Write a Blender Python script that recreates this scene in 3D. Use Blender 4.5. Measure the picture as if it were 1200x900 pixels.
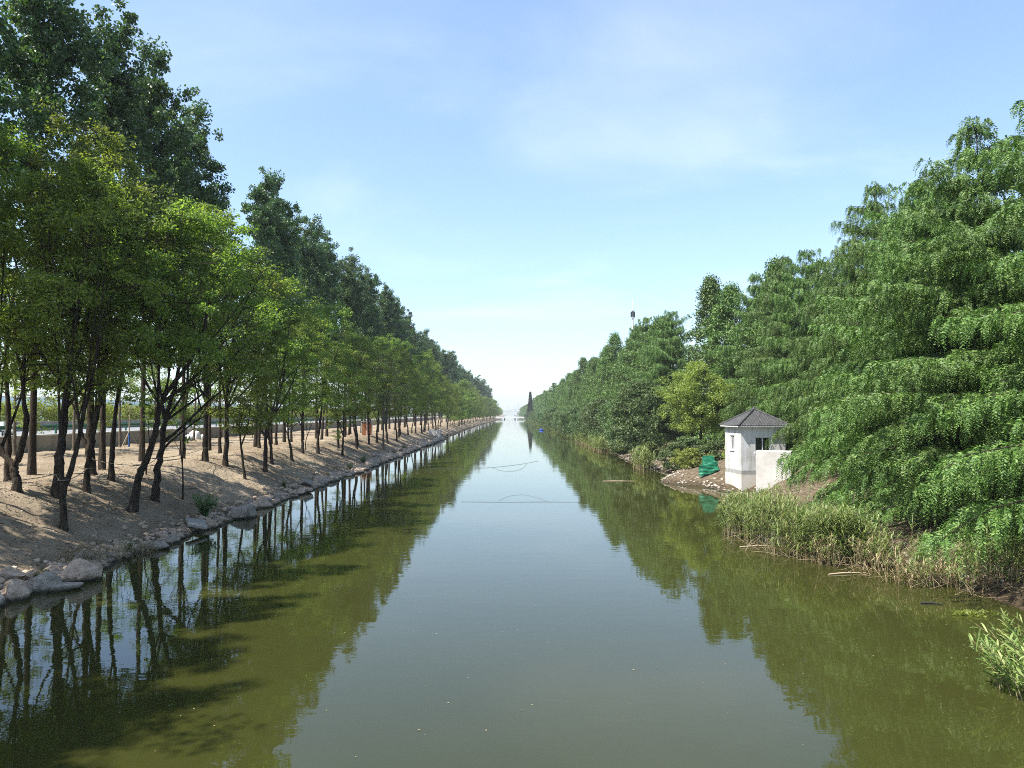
import bpy, math, random
import numpy as np
from mathutils import Vector, noise

# ------------------------------------------------------------------ camera, world, sun, exposure
SC = bpy.context.scene
for o in list(bpy.data.objects):
    bpy.data.objects.remove(o)
COL = SC.collection
R = math.radians

cam_d = bpy.data.cameras.new('camera')
cam = bpy.data.objects.new('camera', cam_d)
COL.objects.link(cam)
cam_d.sensor_width = 36.0
cam_d.lens = 27.03
cam_d.clip_start = 0.1
cam_d.clip_end = 6000
cam.location = (0, 0, 5.5)
cam.rotation_euler = (R(90 + 2.22), 0, R(-0.19))
SC.camera = cam

SUN_EL, SUN_AZ = 57.0, 205.0          # azimuth of the direction to the sun, degrees counter-clockwise from +X
w = bpy.data.worlds.new('World')
SC.world = w
w.use_nodes = True
wt = w.node_tree
wt.nodes.clear()
def N(t, typ, **kw):
    n = t.nodes.new(typ)
    for k, v in kw.items():
        setattr(n, k, v)
    return n
out = N(wt, 'ShaderNodeOutputWorld')
bg = N(wt, 'ShaderNodeBackground')
bg.inputs['Strength'].default_value = 0.15
sky = N(wt, 'ShaderNodeTexSky', sky_type='NISHITA')
sky.sun_disc = False
sky.sun_elevation = R(SUN_EL)
sky.sun_rotation = R(90 - SUN_AZ)
sky.altitude = 0
sky.air_density = 1.0
sky.dust_density = 1.0
sky.ozone_density = 0.8
# thin cirrus: noise laid on a high flat layer
tc = N(wt, 'ShaderNodeTexCoord')
sep = N(wt, 'ShaderNodeSeparateXYZ')
wt.links.new(tc.outputs['Generated'], sep.inputs[0])
za = N(wt, 'ShaderNodeMath', operation='MAXIMUM'); za.inputs[1].default_value = 0.0
zc = N(wt, 'ShaderNodeMath', operation='ADD'); zc.inputs[1].default_value = 0.16
wt.links.new(za.outputs[0], zc.inputs[0])
wt.links.new(sep.outputs['Z'], za.inputs[0])
dx = N(wt, 'ShaderNodeMath', operation='DIVIDE'); dy = N(wt, 'ShaderNodeMath', operation='DIVIDE')
wt.links.new(sep.outputs['X'], dx.inputs[0]); wt.links.new(zc.outputs[0], dx.inputs[1])
wt.links.new(sep.outputs['Y'], dy.inputs[0]); wt.links.new(zc.outputs[0], dy.inputs[1])
cmb = N(wt, 'ShaderNodeCombineXYZ')
wt.links.new(dx.outputs[0], cmb.inputs[0]); wt.links.new(dy.outputs[0], cmb.inputs[1])
mp = N(wt, 'ShaderNodeMapping'); mp.inputs['Rotation'].default_value = (0, 0, R(62)); mp.inputs['Scale'].default_value = (0.7, 1.1, 1)
mp.inputs['Location'].default_value = (2.7, 1.3, 0)
wt.links.new(cmb.outputs[0], mp.inputs[0])
cn = N(wt, 'ShaderNodeTexNoise'); cn.inputs['Scale'].default_value = 1.3; cn.inputs['Detail'].default_value = 8; cn.inputs['Roughness'].default_value = 0.5; cn.inputs['Distortion'].default_value = 0.6
wt.links.new(mp.outputs[0], cn.inputs['Vector'])
cr = N(wt, 'ShaderNodeMapRange'); cr.interpolation_type = 'SMOOTHSTEP'
cr.inputs[1].default_value = 0.45; cr.inputs[2].default_value = 0.85; cr.inputs[3].default_value = 0.0; cr.inputs[4].default_value = 0.25
wt.links.new(cn.outputs[0], cr.inputs[0])
mx = N(wt, 'ShaderNodeMix', data_type='RGBA')
wt.links.new(cr.outputs[0], mx.inputs[0])
tint = N(wt, 'ShaderNodeMix', data_type='RGBA', blend_type='MULTIPLY'); tint.inputs[0].default_value = 1.0
tint.inputs[7].default_value = (0.98, 1.10, 1.23, 1)
gm_ = N(wt, 'ShaderNodeGamma'); gm_.inputs[1].default_value = 0.78
wt.links.new(sky.outputs[0], gm_.inputs[0])
wt.links.new(gm_.outputs[0], tint.inputs[6])
wt.links.new(tint.outputs[2], mx.inputs[6])
mx.inputs[7].default_value = (5.2, 5.3, 5.5, 1)
wt.links.new(mx.outputs[2], bg.inputs[0])
wt.links.new(bg.outputs[0], out.inputs[0])

sun_d = bpy.data.lights.new('sun', 'SUN')
sun_d.energy = 4.9
sun_d.angle = R(0.53)
sun_d.color = (1.0, 0.955, 0.87)
sun = bpy.data.objects.new('sun', sun_d)
COL.objects.link(sun)
to_sun = Vector((math.cos(R(SUN_EL)) * math.cos(R(SUN_AZ)), math.cos(R(SUN_EL)) * math.sin(R(SUN_AZ)), math.sin(R(SUN_EL))))
sun.rotation_euler = to_sun.to_track_quat('Z', 'Y').to_euler()

SC.view_settings.view_transform = 'Standard'
SC.view_settings.look = 'None'
SC.view_settings.gamma = 1
SC.view_settings.use_curve_mapping = False
SC.view_settings.exposure = 1.08
SC.render.engine = 'CYCLES'
SC.cycles.max_bounces = 6
SC.cycles.diffuse_bounces = 2
SC.cycles.filter_width = 1.0
SC.cycles.glossy_bounces = 3
SC.cycles.transmission_bounces = 3
SC.cycles.volume_bounces = 0
SC.cycles.sample_clamp_indirect = 6
SC.cycles.use_denoising = False
SC.cycles.denoising_prefilter = 'ACCURATE'
SC.cycles.denoising_input_passes = 'RGB_ALBEDO_NORMAL'

# ------------------------------------------------------------------ mesh helpers
class MB:
    """Collects vertices and faces (numpy chunks) and links them as one mesh object."""
    def __init__(self):
        self.v, self.f, self.n, self.sm = [], [], 0, []
    def add(self, v, f, smooth=False, mat=0):
        v = np.asarray(v, dtype=np.float64).reshape(-1, 3)
        f = np.asarray(f, dtype=np.int64)
        if len(f) == 0:
            return
        self.v.append(v)
        self.f.append((f + self.n, smooth, mat))
        self.n += len(v)
    def mesh(self, name, mats):
        me = bpy.data.meshes.new(name)
        V = np.concatenate(self.v)
        me.vertices.add(len(V))
        me.vertices.foreach_set('co', V.astype(np.float32).ravel())
        loops = np.concatenate([f.ravel() for f, s, m in self.f])
        tot = np.concatenate([np.full(len(f), f.shape[1]) for f, s, m in self.f])
        start = np.concatenate([[0], np.cumsum(tot)[:-1]])
        me.loops.add(len(loops))
        me.loops.foreach_set('vertex_index', loops.astype(np.int32))
        me.polygons.add(len(tot))
        me.polygons.foreach_set('loop_start', start.astype(np.int32))
        me.polygons.foreach_set('loop_total', tot.astype(np.int32))
        me.polygons.foreach_set('use_smooth', np.concatenate([np.full(len(f), s) for f, s, m in self.f]))
        me.polygons.foreach_set('material_index', np.concatenate([np.full(len(f), m) for f, s, m in self.f]).astype(np.int32))
        for m in (mats if isinstance(mats, (list, tuple)) else [mats]):
            me.materials.append(m)
        me.update(calc_edges=True)
        me.validate()
        return me
    def build(self, name, mats, parent=None, loc=(0, 0, 0), rotz=0):
        return link(name, self.mesh(name, mats), parent, loc, rotz)
    # shapes
    def box(self, c, s, rz=0, rx=0, ry=0, mat=0):
        hx, hy, hz = s[0] / 2, s[1] / 2, s[2] / 2
        v = np.array([(x, y, z) for z in (-hz, hz) for y in (-hy, hy) for x in (-hx, hx)], float)
        from mathutils import Euler
        M = np.array(Euler((rx, ry, rz)).to_matrix())
        v = v @ M.T + np.array(c)
        self.add(v, [(0, 2, 3, 1), (4, 5, 7, 6), (0, 1, 5, 4), (2, 6, 7, 3), (0, 4, 6, 2), (1, 3, 7, 5)], mat=mat)
    def tube(self, pts, rad, sides=6, cap=True, mat=0, smooth=True):
        P = np.asarray(pts, float)
        k = len(P)
        rad = np.full(k, rad, float) if np.isscalar(rad) else np.asarray(rad, float)
        T = np.zeros_like(P)
        T[1:-1] = P[2:] - P[:-2]
        T[0] = P[1] - P[0]
        T[-1] = P[-1] - P[-2]
        T /= np.linalg.norm(T, axis=1)[:, None] + 1e-9
        ref = np.array([0, 1.0, 0]) if abs(T[0][2]) > 0.8 else np.array([0, 0, 1.0])
        rings = []
        ang = np.linspace(0, 2 * np.pi, sides, endpoint=False)
        a = np.cross(T[0], ref)
        for i in range(k):
            a = a - T[i] * a.dot(T[i])
            a /= np.linalg.norm(a) + 1e-9
            b = np.cross(T[i], a)
            rings.append(P[i] + rad[i] * (np.cos(ang)[:, None] * a + np.sin(ang)[:, None] * b))
        V = np.concatenate(rings)
        F = []
        for i in range(k - 1):
            for j in range(sides):
                j2 = (j + 1) % sides
                F.append((i * sides + j, i * sides + j2, (i + 1) * sides + j2, (i + 1) * sides + j))
        self.add(V, F, smooth, mat)
        if cap:
            V2 = np.concatenate([rings[0], [P[0]], rings[-1], [P[-1]]])
            F2 = [((j + 1) % sides, j, sides) for j in range(sides)] + [(sides + 1 + j, sides + 1 + (j + 1) % sides, 2 * sides + 1) for j in range(sides)]
            self.add(V2, F2, False, mat)
    def leaves(self, P, D, S, L, W, fold=0.0, mat=0):
        """rhombic leaves: base P, direction D (unit), side S (unit), lengths L, widths W"""
        L = np.asarray(L).reshape(-1, 1)
        W = np.asarray(W).reshape(-1, 1)
        Nn = np.cross(D, S)
        m = P + D * L * 0.45 + Nn * (fold * W)
        v = np.stack([P, m + S * W * 0.5, P + D * L, m - S * W * 0.5], axis=1).reshape(-1, 3)
        f = np.arange(len(P) * 4).reshape(-1, 4)
        self.add(v, f, False, mat)

def link(name, data, parent=None, loc=(0, 0, 0), rotz=0):
    o = bpy.data.objects.new(name, data)
    COL.objects.link(o)
    o.location = loc
    o.rotation_euler = (0, 0, rotz)
    if parent is not None:
        o.parent = parent
    return o
def tag(o, label=None, cat=None, group=None, kind=None):
    if label: o['label'] = label
    if cat: o['category'] = cat
    if group: o['group'] = group
    if kind: o['kind'] = kind
    return o
def thing(name, label, cat, loc=(0, 0, 0), rotz=0, group=None):
    o = link(name, None, None, loc, rotz)
    o.empty_display_size = 0.3
    return tag(o, label, cat, group)
def copy_thing(root, loc, rotz=0, scale=(1, 1, 1), label=None, group=None):
    r = root.copy()
    COL.objects.link(r)
    r.location = loc
    r.rotation_euler = (0, 0, rotz)
    r.scale = scale
    if label: r['label'] = label
    if group: r['group'] = group
    elif 'group' in r: del r['group']
    for ch in list(root.children):
        c = ch.copy()
        COL.objects.link(c)
        c.parent = r
        for g in list(ch.children):
            d = g.copy()
            COL.objects.link(d)
            d.parent = c
    return r
def unit(v):
    return v / (np.linalg.norm(v, axis=-1, keepdims=True) + 1e-9)

# ------------------------------------------------------------------ materials
def mat(name):
    m = bpy.data.materials.new(name)
    m.use_nodes = True
    t = m.node_tree
    b = t.nodes['Principled BSDF']
    return m, t, b
def ramp(t, fac, stops):
    r = N(t, 'ShaderNodeValToRGB')
    while len(r.color_ramp.elements) < len(stops):
        r.color_ramp.elements.new(0.5)
    for e, (p, c) in zip(r.color_ramp.elements, stops):
        e.position = p
        e.color = (*c, 1)
    t.links.new(fac, r.inputs[0])
    return r.outputs[0]
def objco(t, scale=(1, 1, 1)):
    c = N(t, 'ShaderNodeTexCoord')
    m = N(t, 'ShaderNodeMapping')
    m.inputs['Scale'].default_value = scale
    t.links.new(c.outputs['Object'], m.inputs[0])
    return m.outputs[0]
def noise_tex(t, vec, scale, detail=4, rough=0.55, dist=0):
    n = N(t, 'ShaderNodeTexNoise')
    n.inputs['Scale'].default_value = scale
    n.inputs['Detail'].default_value = detail
    n.inputs['Roughness'].default_value = rough
    n.inputs['Distortion'].default_value = dist
    if vec is not None:
        t.links.new(vec, n.inputs['Vector'])
    return n.outputs[0]
def bump(t, b, height, strength, dist):
    n = N(t, 'ShaderNodeBump')
    n.inputs['Strength'].default_value = strength
    n.inputs['Distance'].default_value = dist
    t.links.new(height, n.inputs['Height'])
    t.links.new(n.outputs[0], b.inputs['Normal'])
def mixc(t, fac, a, b, blend='MIX'):
    m = N(t, 'ShaderNodeMix', data_type='RGBA', blend_type=blend)
    for sock, v in ((m.inputs[0], fac), (m.inputs[6], a), (m.inputs[7], b)):
        if hasattr(v, 'is_linked') or isinstance(v, bpy.types.NodeSocket):
            t.links.new(v, sock)
        elif isinstance(v, (int, float)):
            sock.default_value = v
        else:
            sock.default_value = (*v, 1)
    return m.outputs[2]
def noisy(name, stops, scale=3.0, rough=0.85, bstr=0.4, bdist=0.03, detail=6, stretch=(1, 1, 1), spec=0.3):
    m, t, b = mat(name)
    v = objco(t, stretch)
    f = noise_tex(t, v, scale, detail)
    t.links.new(ramp(t, f, stops), b.inputs['Base Color'])
    b.inputs['Roughness'].default_value = rough
    b.inputs['Specular IOR Level'].default_value = spec
    if bstr:
        bump(t, b, noise_tex(t, v, scale * 3.1, detail), bstr, bdist)
    return m
def leaf_mat(name, dark, mid, light, trans=0.35, tcol=None, rough=0.5, spec=0.4, hue=0.06):
    m, t, b = mat(name)
    g = N(t, 'ShaderNodeNewGeometry')
    oi = N(t, 'ShaderNodeObjectInfo')
    c = ramp(t, g.outputs['Random Per Island'], [(0.0, dark), (0.55, mid), (1.0, light)])
    # every tree a little different
    hs = N(t, 'ShaderNodeHueSaturation')
    mr = N(t, 'ShaderNodeMapRange'); mr.inputs[3].default_value = 0.5 - hue * 0.35; mr.inputs[4].default_value = 0.5 + hue * 0.35
    t.links.new(oi.outputs['Random'], mr.inputs[0])
    t.links.new(mr.outputs[0], hs.inputs['Hue'])
    mr2 = N(t, 'ShaderNodeMapRange'); mr2.inputs[3].default_value = 0.8; mr2.inputs[4].default_value = 1.22
    t.links.new(oi.outputs['Random'], mr2.inputs[0])
    t.links.new(mr2.outputs[0], hs.inputs['Value'])
    t.links.new(c, hs.inputs['Color'])
    t.links.new(hs.outputs[0], b.inputs['Base Color'])
    b.inputs['Roughness'].default_value = rough
    b.inputs['Specular IOR Level'].default_value = spec
    tr = N(t, 'ShaderNodeBsdfTranslucent')
    tm = mixc(t, 1.0, hs.outputs[0], tcol or (1.5, 1.6, 0.7), 'MULTIPLY')
    t.links.new(tm, tr.inputs[0])
    ms = N(t, 'ShaderNodeMixShader')
    ms.inputs[0].default_value = trans
    t.links.new(b.outputs[0], ms.inputs[1])
    t.links.new(tr.outputs[0], ms.inputs[2])
    t.links.new(ms.outputs[0], t.nodes['Material Output'].inputs[0])
    return m
def plain(name, col, rough=0.6, metal=0.0, var=0.15, scale=6):
    return noisy(name, [(0.3, tuple(c * (1 - var) for c in col)), (0.7, tuple(min(1, c * (1 + var)) for c in col))], scale, rough, 0.15, 0.01)

M = {}
M['camphor'] = leaf_mat('broad_leaf', (0.077, 0.118, 0.021), (0.138, 0.194, 0.037), (0.26, 0.305, 0.080), 0.57)
M['poplar'] = leaf_mat('poplar_leaf', (0.038, 0.074, 0.024), (0.064, 0.112, 0.037), (0.118, 0.170, 0.066), 0.32, (1.3, 1.5, 0.7), 0.42, 0.45)
M['conifer'] = leaf_mat('feather_leaf', (0.042, 0.098, 0.016), (0.082, 0.155, 0.028), (0.175, 0.258, 0.062), 0.18, (1.3, 1.5, 0.6), hue=0.022)
M['mulberry'] = leaf_mat('large_leaf', (0.050, 0.095, 0.030), (0.085, 0.140, 0.045), (0.15, 0.21, 0.085), 0.30)
M['yellowleaf'] = leaf_mat('yellow_leaf', (0.13, 0.165, 0.032), (0.20, 0.24, 0.052), (0.30, 0.33, 0.085), 0.40)
M['cypress'] = leaf_mat('cypress_leaf', (0.02, 0.045, 0.02), (0.03, 0.06, 0.028), (0.05, 0.08, 0.035), 0.15)
M['weed'] = leaf_mat('weed_leaf', (0.05, 0.085, 0.02), (0.09, 0.13, 0.03), (0.15, 0.17, 0.05), 0.3)
M['reed'] = leaf_mat('reed_leaf', (0.10, 0.16, 0.038), (0.18, 0.25, 0.066), (0.34, 0.38, 0.14), 0.34, (1.2, 1.3, 0.7), hue=0.02)
M['dry'] = leaf_mat('dry_stalk', (0.22, 0.16, 0.085), (0.33, 0.26, 0.14), (0.46, 0.38, 0.23), 0.15, (1.1, 1.0, 0.8), 0.7, 0.2, 0.02)
M['litter'] = leaf_mat('dead_leaf', (0.05, 0.035, 0.02), (0.12, 0.085, 0.05), (0.24, 0.17, 0.10), 0.1, (1.1, 1.0, 0.8), 0.8, 0.1, 0.02)
M['bark'] = noisy('dark_bark', [(0.3, (0.020, 0.015, 0.011)), (0.5, (0.045, 0.035, 0.026)), (0.75, (0.085, 0.068, 0.050))], 4.0, 0.95, 0.9, 0.05, stretch=(2.5, 2.5, 0.5), spec=0.1)
M['palebark'] = noisy('pale_bark', [(0.3, (0.08, 0.065, 0.05)), (0.7, (0.20, 0.165, 0.125))], 4.0, 0.95, 0.8, 0.04, stretch=(2.5, 2.5, 0.6), spec=0.1)
M['stone'] = noisy('bank_stone', [(0.25, (0.24, 0.175, 0.12)), (0.5, (0.48, 0.36, 0.26)), (0.72, (0.62, 0.50, 0.39))], 2.4, 0.9, 1.0, 0.10, 10)
M['greystone'] = noisy('grey_stone', [(0.25, (0.17, 0.14, 0.11)), (0.5, (0.34, 0.29, 0.235)), (0.75, (0.50, 0.44, 0.37))], 2.6, 0.9, 1.0, 0.10, 10)
for _k in ('stone', 'greystone'):
    _t = M[_k].node_tree
    _b = _t.nodes['Principled BSDF']
    _src = _b.inputs['Base Color'].links[0].from_socket
    _g = N(_t, 'ShaderNodeNewGeometry'); _s = N(_t, 'ShaderNodeSeparateXYZ'); _t.links.new(_g.outputs['Position'], _s.inputs[0])
    _m = N(_t, 'ShaderNodeMapRange'); _m.inputs[1].default_value = 0.16; _m.inputs[2].default_value = 0.05; _t.links.new(_s.outputs['Z'], _m.inputs[0])
    _t.links.new(mixc(_t, _m.outputs[0], _src, (0.055, 0.055, 0.035)), _b.inputs['Base Color'])
M['concrete'] = noisy('concrete', [(0.3, (0.44, 0.42, 0.395)), (0.55, (0.56, 0.54, 0.51)), (0.8, (0.65, 0.63, 0.60))], 1.1, 0.9, 0.25, 0.01, 9)
M['roadwall'] = noisy('wall_concrete', [(0.3, (0.24, 0.22, 0.19)), (0.6, (0.34, 0.315, 0.28)), (0.8, (0.42, 0.39, 0.35))], 0.8, 0.9, 0.25, 0.02, 8, stretch=(1, 1, 0.35))
M['asphalt'] = noisy('road_surface', [(0.3, (0.16, 0.165, 0.17)), (0.7, (0.24, 0.245, 0.25))], 2.0, 0.85, 0.2, 0.01)
M['green_steel'] = plain('green_paint', (0.012, 0.10, 0.055), 0.45)
M['white'] = plain('white_paint', (0.78, 0.78, 0.77), 0.6, var=0.06)
M['red'] = plain('red_paint', (0.50, 0.05, 0.03), 0.5)
M['dark'] = plain('dark_grey', (0.03, 0.03, 0.032), 0.5)
M['steel'] = plain('grey_steel', (0.42, 0.45, 0.48), 0.5)
M['panel'] = plain('pale_blue_panel', (0.42, 0.50, 0.58), 0.5, var=0.08)
_t = M['panel'].node_tree
_tr = N(_t, 'ShaderNodeBsdfTranslucent'); _tr.inputs[0].default_value = (0.62, 0.72, 0.82, 1)
_ms = N(_t, 'ShaderNodeMixShader'); _ms.inputs[0].default_value = 0.6
_t.links.new(_t.nodes['Principled BSDF'].outputs[0], _ms.inputs[1]); _t.links.new(_tr.outputs[0], _ms.inputs[2])
_t.links.new(_ms.outputs[0], _t.nodes['Material Output'].inputs[0])
M['rust'] = noisy('rust_orange', [(0.3, (0.30, 0.10, 0.035)), (0.7, (0.50, 0.20, 0.075))], 3.0, 0.8, 0.2, 0.01)
M['sack'] = plain('white_sack', (0.74, 0.74, 0.73), 0.75, var=0.12)
M['bluewrap'] = plain('blue_wrap', (0.03, 0.10, 0.28), 0.6)
M['bamboo'] = plain('pale_pole', (0.42, 0.33, 0.22), 0.7)
M['rope'] = plain('rope_fibre', (0.20, 0.17, 0.12), 0.9)
M['wetrope'] = plain('wet_rope', (0.10, 0.105, 0.095), 0.9)
M['bluedrum'] = plain('blue_plastic', (0.02, 0.08, 0.42), 0.4)

# ------------------------------------------------------------------ terrain
def sstep(a, b, x):
    t = min(1.0, max(0.0, (x - a) / (b - a)))
    return t * t * (3 - 2 * t)
def lerp_pts(pts, x):
    if x <= pts[0][0]: return pts[0][1]
    for (x0, z0), (x1, z1) in zip(pts, pts[1:]):
        if x <= x1:
            return z0 + (z1 - z0) * (x - x0) / (x1 - x0)
    return pts[-1][1]
LEFT = [(-60, 4.0), (-52.3, 3.95), (-52.0, 3.64), (-38.4, 3.64), (-38.0, 2.45), (-30, 2.42), (-21.2, 2.38), (-20.2, 2.26), (-19.2, 1.86), (-15.6, 0.36), (-14.5, 0.02), (-13.2, -0.9), (-8, -2)]
RIGHT = [(8, -2), (12.6, -0.9), (14.2, 0.0), (15.2, 0.35), (17.5, 1.2), (20, 1.65), (24, 1.8), (40, 1.8), (60, 2.0)]
def far_shift(y):
    return 5.0 * sstep(280, 760, y)
def wob_left(y):
    return far_shift(y) + 0.45 * noise.noise(Vector((0.06 * y, 3.1, 0))) + 0.3 * noise.noise(Vector((0.31 * y, 7.7, 0)))
def wob_right(y):
    s = 0.8 * noise.noise(Vector((0.05 * y, 13.1, 0))) + 0.4 * noise.noise(Vector((0.27 * y, 17.7, 0)))
    s -= 2.0 * math.exp(-((y - 62.5) / 3.6) ** 2)          # the little spit by the green tarpaulin
    s += 0.9 * math.exp(-((y - 55.5) / 4.0) ** 2)
    return s
def ground_z(x, y):
    if x < 0:
        xs = x - wob_left(y) * (1 if y > 250 else sstep(-24, -15, x))
        z = lerp_pts(LEFT, xs)
        if -38.0 < x < -13.5:
            k = sstep(-13.6, -15.5, x) if False else min(1.0, (-13.5 - x) / 1.5)
            p = Vector((x, y, 0))
            z += k * (0.12 * noise.noise(p * 0.35) + 0.10 * noise.noise(p * 0.9) + 0.06 * noise.noise(p * 2.1) + 0.03 * noise.noise(p * 4.3))
            if x > -19.5:
                z += 0.10 * noise.noise(Vector((x * 1.4, y * 1.1, 2.0))) * sstep(-19.5, -18, x) * k
            if x > -23:      # gullies and lumps on the slope
                g = abs(noise.noise(Vector((x * 0.25, y * 0.55, 4.2))))
                z -= 0.14 * max(0, 0.35 - g) / 0.35 * sstep(-21, -18.5, x) * sstep(-14.2, -15.5, x) if x > -21 else 0
            # drain outlet cut
            z -= 1.2 * math.exp(-((y - 172) / 1.2) ** 2) * sstep(-20, -17.5, x) * min(1, k)
    else:
        xs = x - wob_right(y)
        z = lerp_pts(RIGHT, xs)
        if x > 13:
            p = Vector((x, y, 9))
            z += min(1, (x - 13) / 2) * (0.16 * noise.noise(p * 0.4) + 0.08 * noise.noise(p * 1.1) + 0.04 * noise.noise(p * 2.9))
        # pad round the pump house and the earth ramp beside it
        z -= 0.75 * math.exp(-((x - 16.6) / 1.3) ** 2 - ((y - 52.0) / 2.4) ** 2)
        z += 1.05 * math.exp(-((x - 20.6) / 1.6) ** 2 - ((y - 50.8) / 2.6) ** 2)
        z += 0.22 * math.exp(-((x - 13.5) / 1.4) ** 2 - ((y - 62.5) / 3.0) ** 2)
    return z

def axis(*parts):
    r = []
    for a, b, s in parts:
        n = max(1, round(abs(b - a) / s))
        r += [a + (b - a) * i / n for i in range(n)]
    r.append(parts[-1][1])
    return r
xs = axis((-2500, -300, 400), (-300, -60, 40), (-60, -52.3, 2), (-52.3, -52.0, 0.3), (-52.0, -38.4, 3.4), (-38.4, -38.0, 0.4), (-38.0, -23, 0.5), (-23, -13, 0.22), (-13, -8, 1), (-8, 8, 8), (8, 12, 1), (12, 24, 0.35), (24, 40, 1.5), (40, 60, 5), (60, 300, 40), (300, 2500, 400))
ys = axis((-80, 14, 3), (14, 75, 0.25), (75, 130, 0.6), (130, 220, 1.5), (220, 500, 6), (500, 1600, 25), (1600, 2600, 100))
V = np.array([(x, y, ground_z(x, y) if abs(x) < 70 else (4.0 if x < 0 else 2.0)) for y in ys for x in xs])
nx, ny = len(xs), len(ys)
ii = np.arange((nx - 1) * (ny - 1))
a = (ii // (nx - 1)) * nx + ii % (nx - 1)
gm, t, b = mat('earth')
geo = N(t, 'ShaderNodeNewGeometry')
sp = N(t, 'ShaderNodeSeparateXYZ'); t.links.new(geo.outputs['Position'], sp.inputs[0])
pos = geo.outputs['Position']
n1 = noise_tex(t, pos, 0.45, 8, 0.6)
n2 = noise_tex(t, pos, 3.5, 6, 0.65)
sand = ramp(t, n1, [(0.28, (0.18, 0.138, 0.092)), (0.5, (0.285, 0.228, 0.155)), (0.72, (0.375, 0.31, 0.22))])
sand = mixc(t, 0.32, sand, ramp(t, n2, [(0.25, (0.13, 0.095, 0.065)), (0.5, (0.30, 0.24, 0.175)), (0.8, (0.44, 0.365, 0.28))]))
n3 = noise_tex(t, pos, 0.13, 3, 0.5)
sand = mixc(t, 1.0, sand, ramp(t, n3, [(0.35, (0.72, 0.68, 0.64)), (0.6, (1, 1, 1))]), 'MULTIPLY')
soil = ramp(t, n2, [(0.25, (0.045, 0.036, 0.022)), (0.5, (0.12, 0.092, 0.06)), (0.68, (0.24, 0.185, 0.125)), (0.85, (0.34, 0.27, 0.19))])
field = ramp(t, n1, [(0.3, (0.06, 0.085, 0.025)), (0.7, (0.15, 0.155, 0.06))])
def maprange(x, a0, a1):
    m = N(t, 'ShaderNodeMapRange'); m.interpolation_type = 'SMOOTHSTEP'
    t.links.new(x, m.inputs[0]); m.inputs[1].default_value = a0; m.inputs[2].default_value = a1
    return m.outputs[0]
wob = N(t, 'ShaderNodeMath', operation='MULTIPLY_ADD'); wob.inputs[1].default_value = 6.0
t.links.new(n1, wob.inputs[0]); t.links.new(sp.outputs['X'], wob.inputs[2])
c = mixc(t, maprange(sp.outputs['X'], -5, 5), sand, soil)
c = mixc(t, maprange(wob.outputs[0], 29, 32), c, mixc(t, 0.6, sand, soil))
c = mixc(t, maprange(wob.outputs[0], -44, -52), c, field)
c = mixc(t, maprange(wob.outputs[0], 60, 75), c, field)
wet = maprange(sp.outputs['Z'], 0.55, 0.05)
c = mixc(t, wet, c, mixc(t, 1.0, c, (0.42, 0.40, 0.36), 'MULTIPLY'))
t.links.new(c, b.inputs['Base Color'])
b.inputs['Roughness'].default_value = 0.95
b.inputs['Specular IOR Level'].default_value = 0.15
bump(t, b, noise_tex(t, pos, 4.0, 10, 0.72), 1.0, 0.13)
g = MB()
g.add(V, np.stack([a, a + 1, a + nx + 1, a + nx], axis=1), True)
tag(g.build('ground', gm), kind='structure')

# ------------------------------------------------------------------ water
wm, t, b = mat('canal_water')
geo = N(t, 'ShaderNodeNewGeometry')
pos = geo.outputs['Position']
wc = noise_tex(t, pos, 0.05, 3, 0.5)
t.links.new(ramp(t, wc, [(0.35, (0.030, 0.0325, 0.0078)), (0.65, (0.037, 0.0390, 0.0100))]), b.inputs['Base Color'])
b.inputs['Roughness'].default_value = 0.012
b.inputs['IOR'].default_value = 1.36
b.inputs['Specular IOR Level'].default_value = 0.5
mpn = N(t, 'ShaderNodeMapping'); mpn.inputs['Scale'].default_value = (0.55, 1.0, 1.0)
t.links.new(pos, mpn.inputs[0])
h1 = noise_tex(t, mpn.outputs[0], 2.2, 3, 0.5, 0.4)
h2 = noise_tex(t, mpn.outputs[0], 0.35, 2, 0.5)
hh = N(t, 'ShaderNodeMath', operation='MULTIPLY_ADD'); hh.inputs[1].default_value = 2.2
t.links.new(h2, hh.inputs[0]); t.links.new(h1, hh.inputs[2])
bump(t, b, hh.outputs[0], 0.065, 0.035)
g = MB()
yy = axis((-80, 100, 20), (100, 2600, 100))
for y0, y1 in zip(yy, yy[1:]):
    g.add([(-17, y0, 0), (19, y0, 0), (19, y1, 0), (-17, y1, 0)], [(0, 1, 2, 3)])
tag(g.build('water', wm), kind='structure')

# ------------------------------------------------------------------ trees
def rot_about(d, rng, amt):
    return unit(d + rng.normal(0, amt, 3))
def smooth_line(pts, n):
    """Catmull-Rom through pts"""
    P = np.asarray(pts, float)
    Q = np.vstack([2 * P[0] - P[1], P, 2 * P[-1] - P[-2]])
    res = []
    for i in range(1, len(Q) - 2):
        for k in range(n):
            u = k / n
            p0, p1, p2, p3 = Q[i - 1], Q[i], Q[i + 1], Q[i + 2]
            res.append(0.5 * (2 * p1 + (p2 - p0) * u + (2 * p0 - 5 * p1 + 4 * p2 - p3) * u * u + (3 * p1 - p0 - 3 * p2 + p3) * u ** 3))
    res.append(P[-1])
    return np.array(res)

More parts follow.
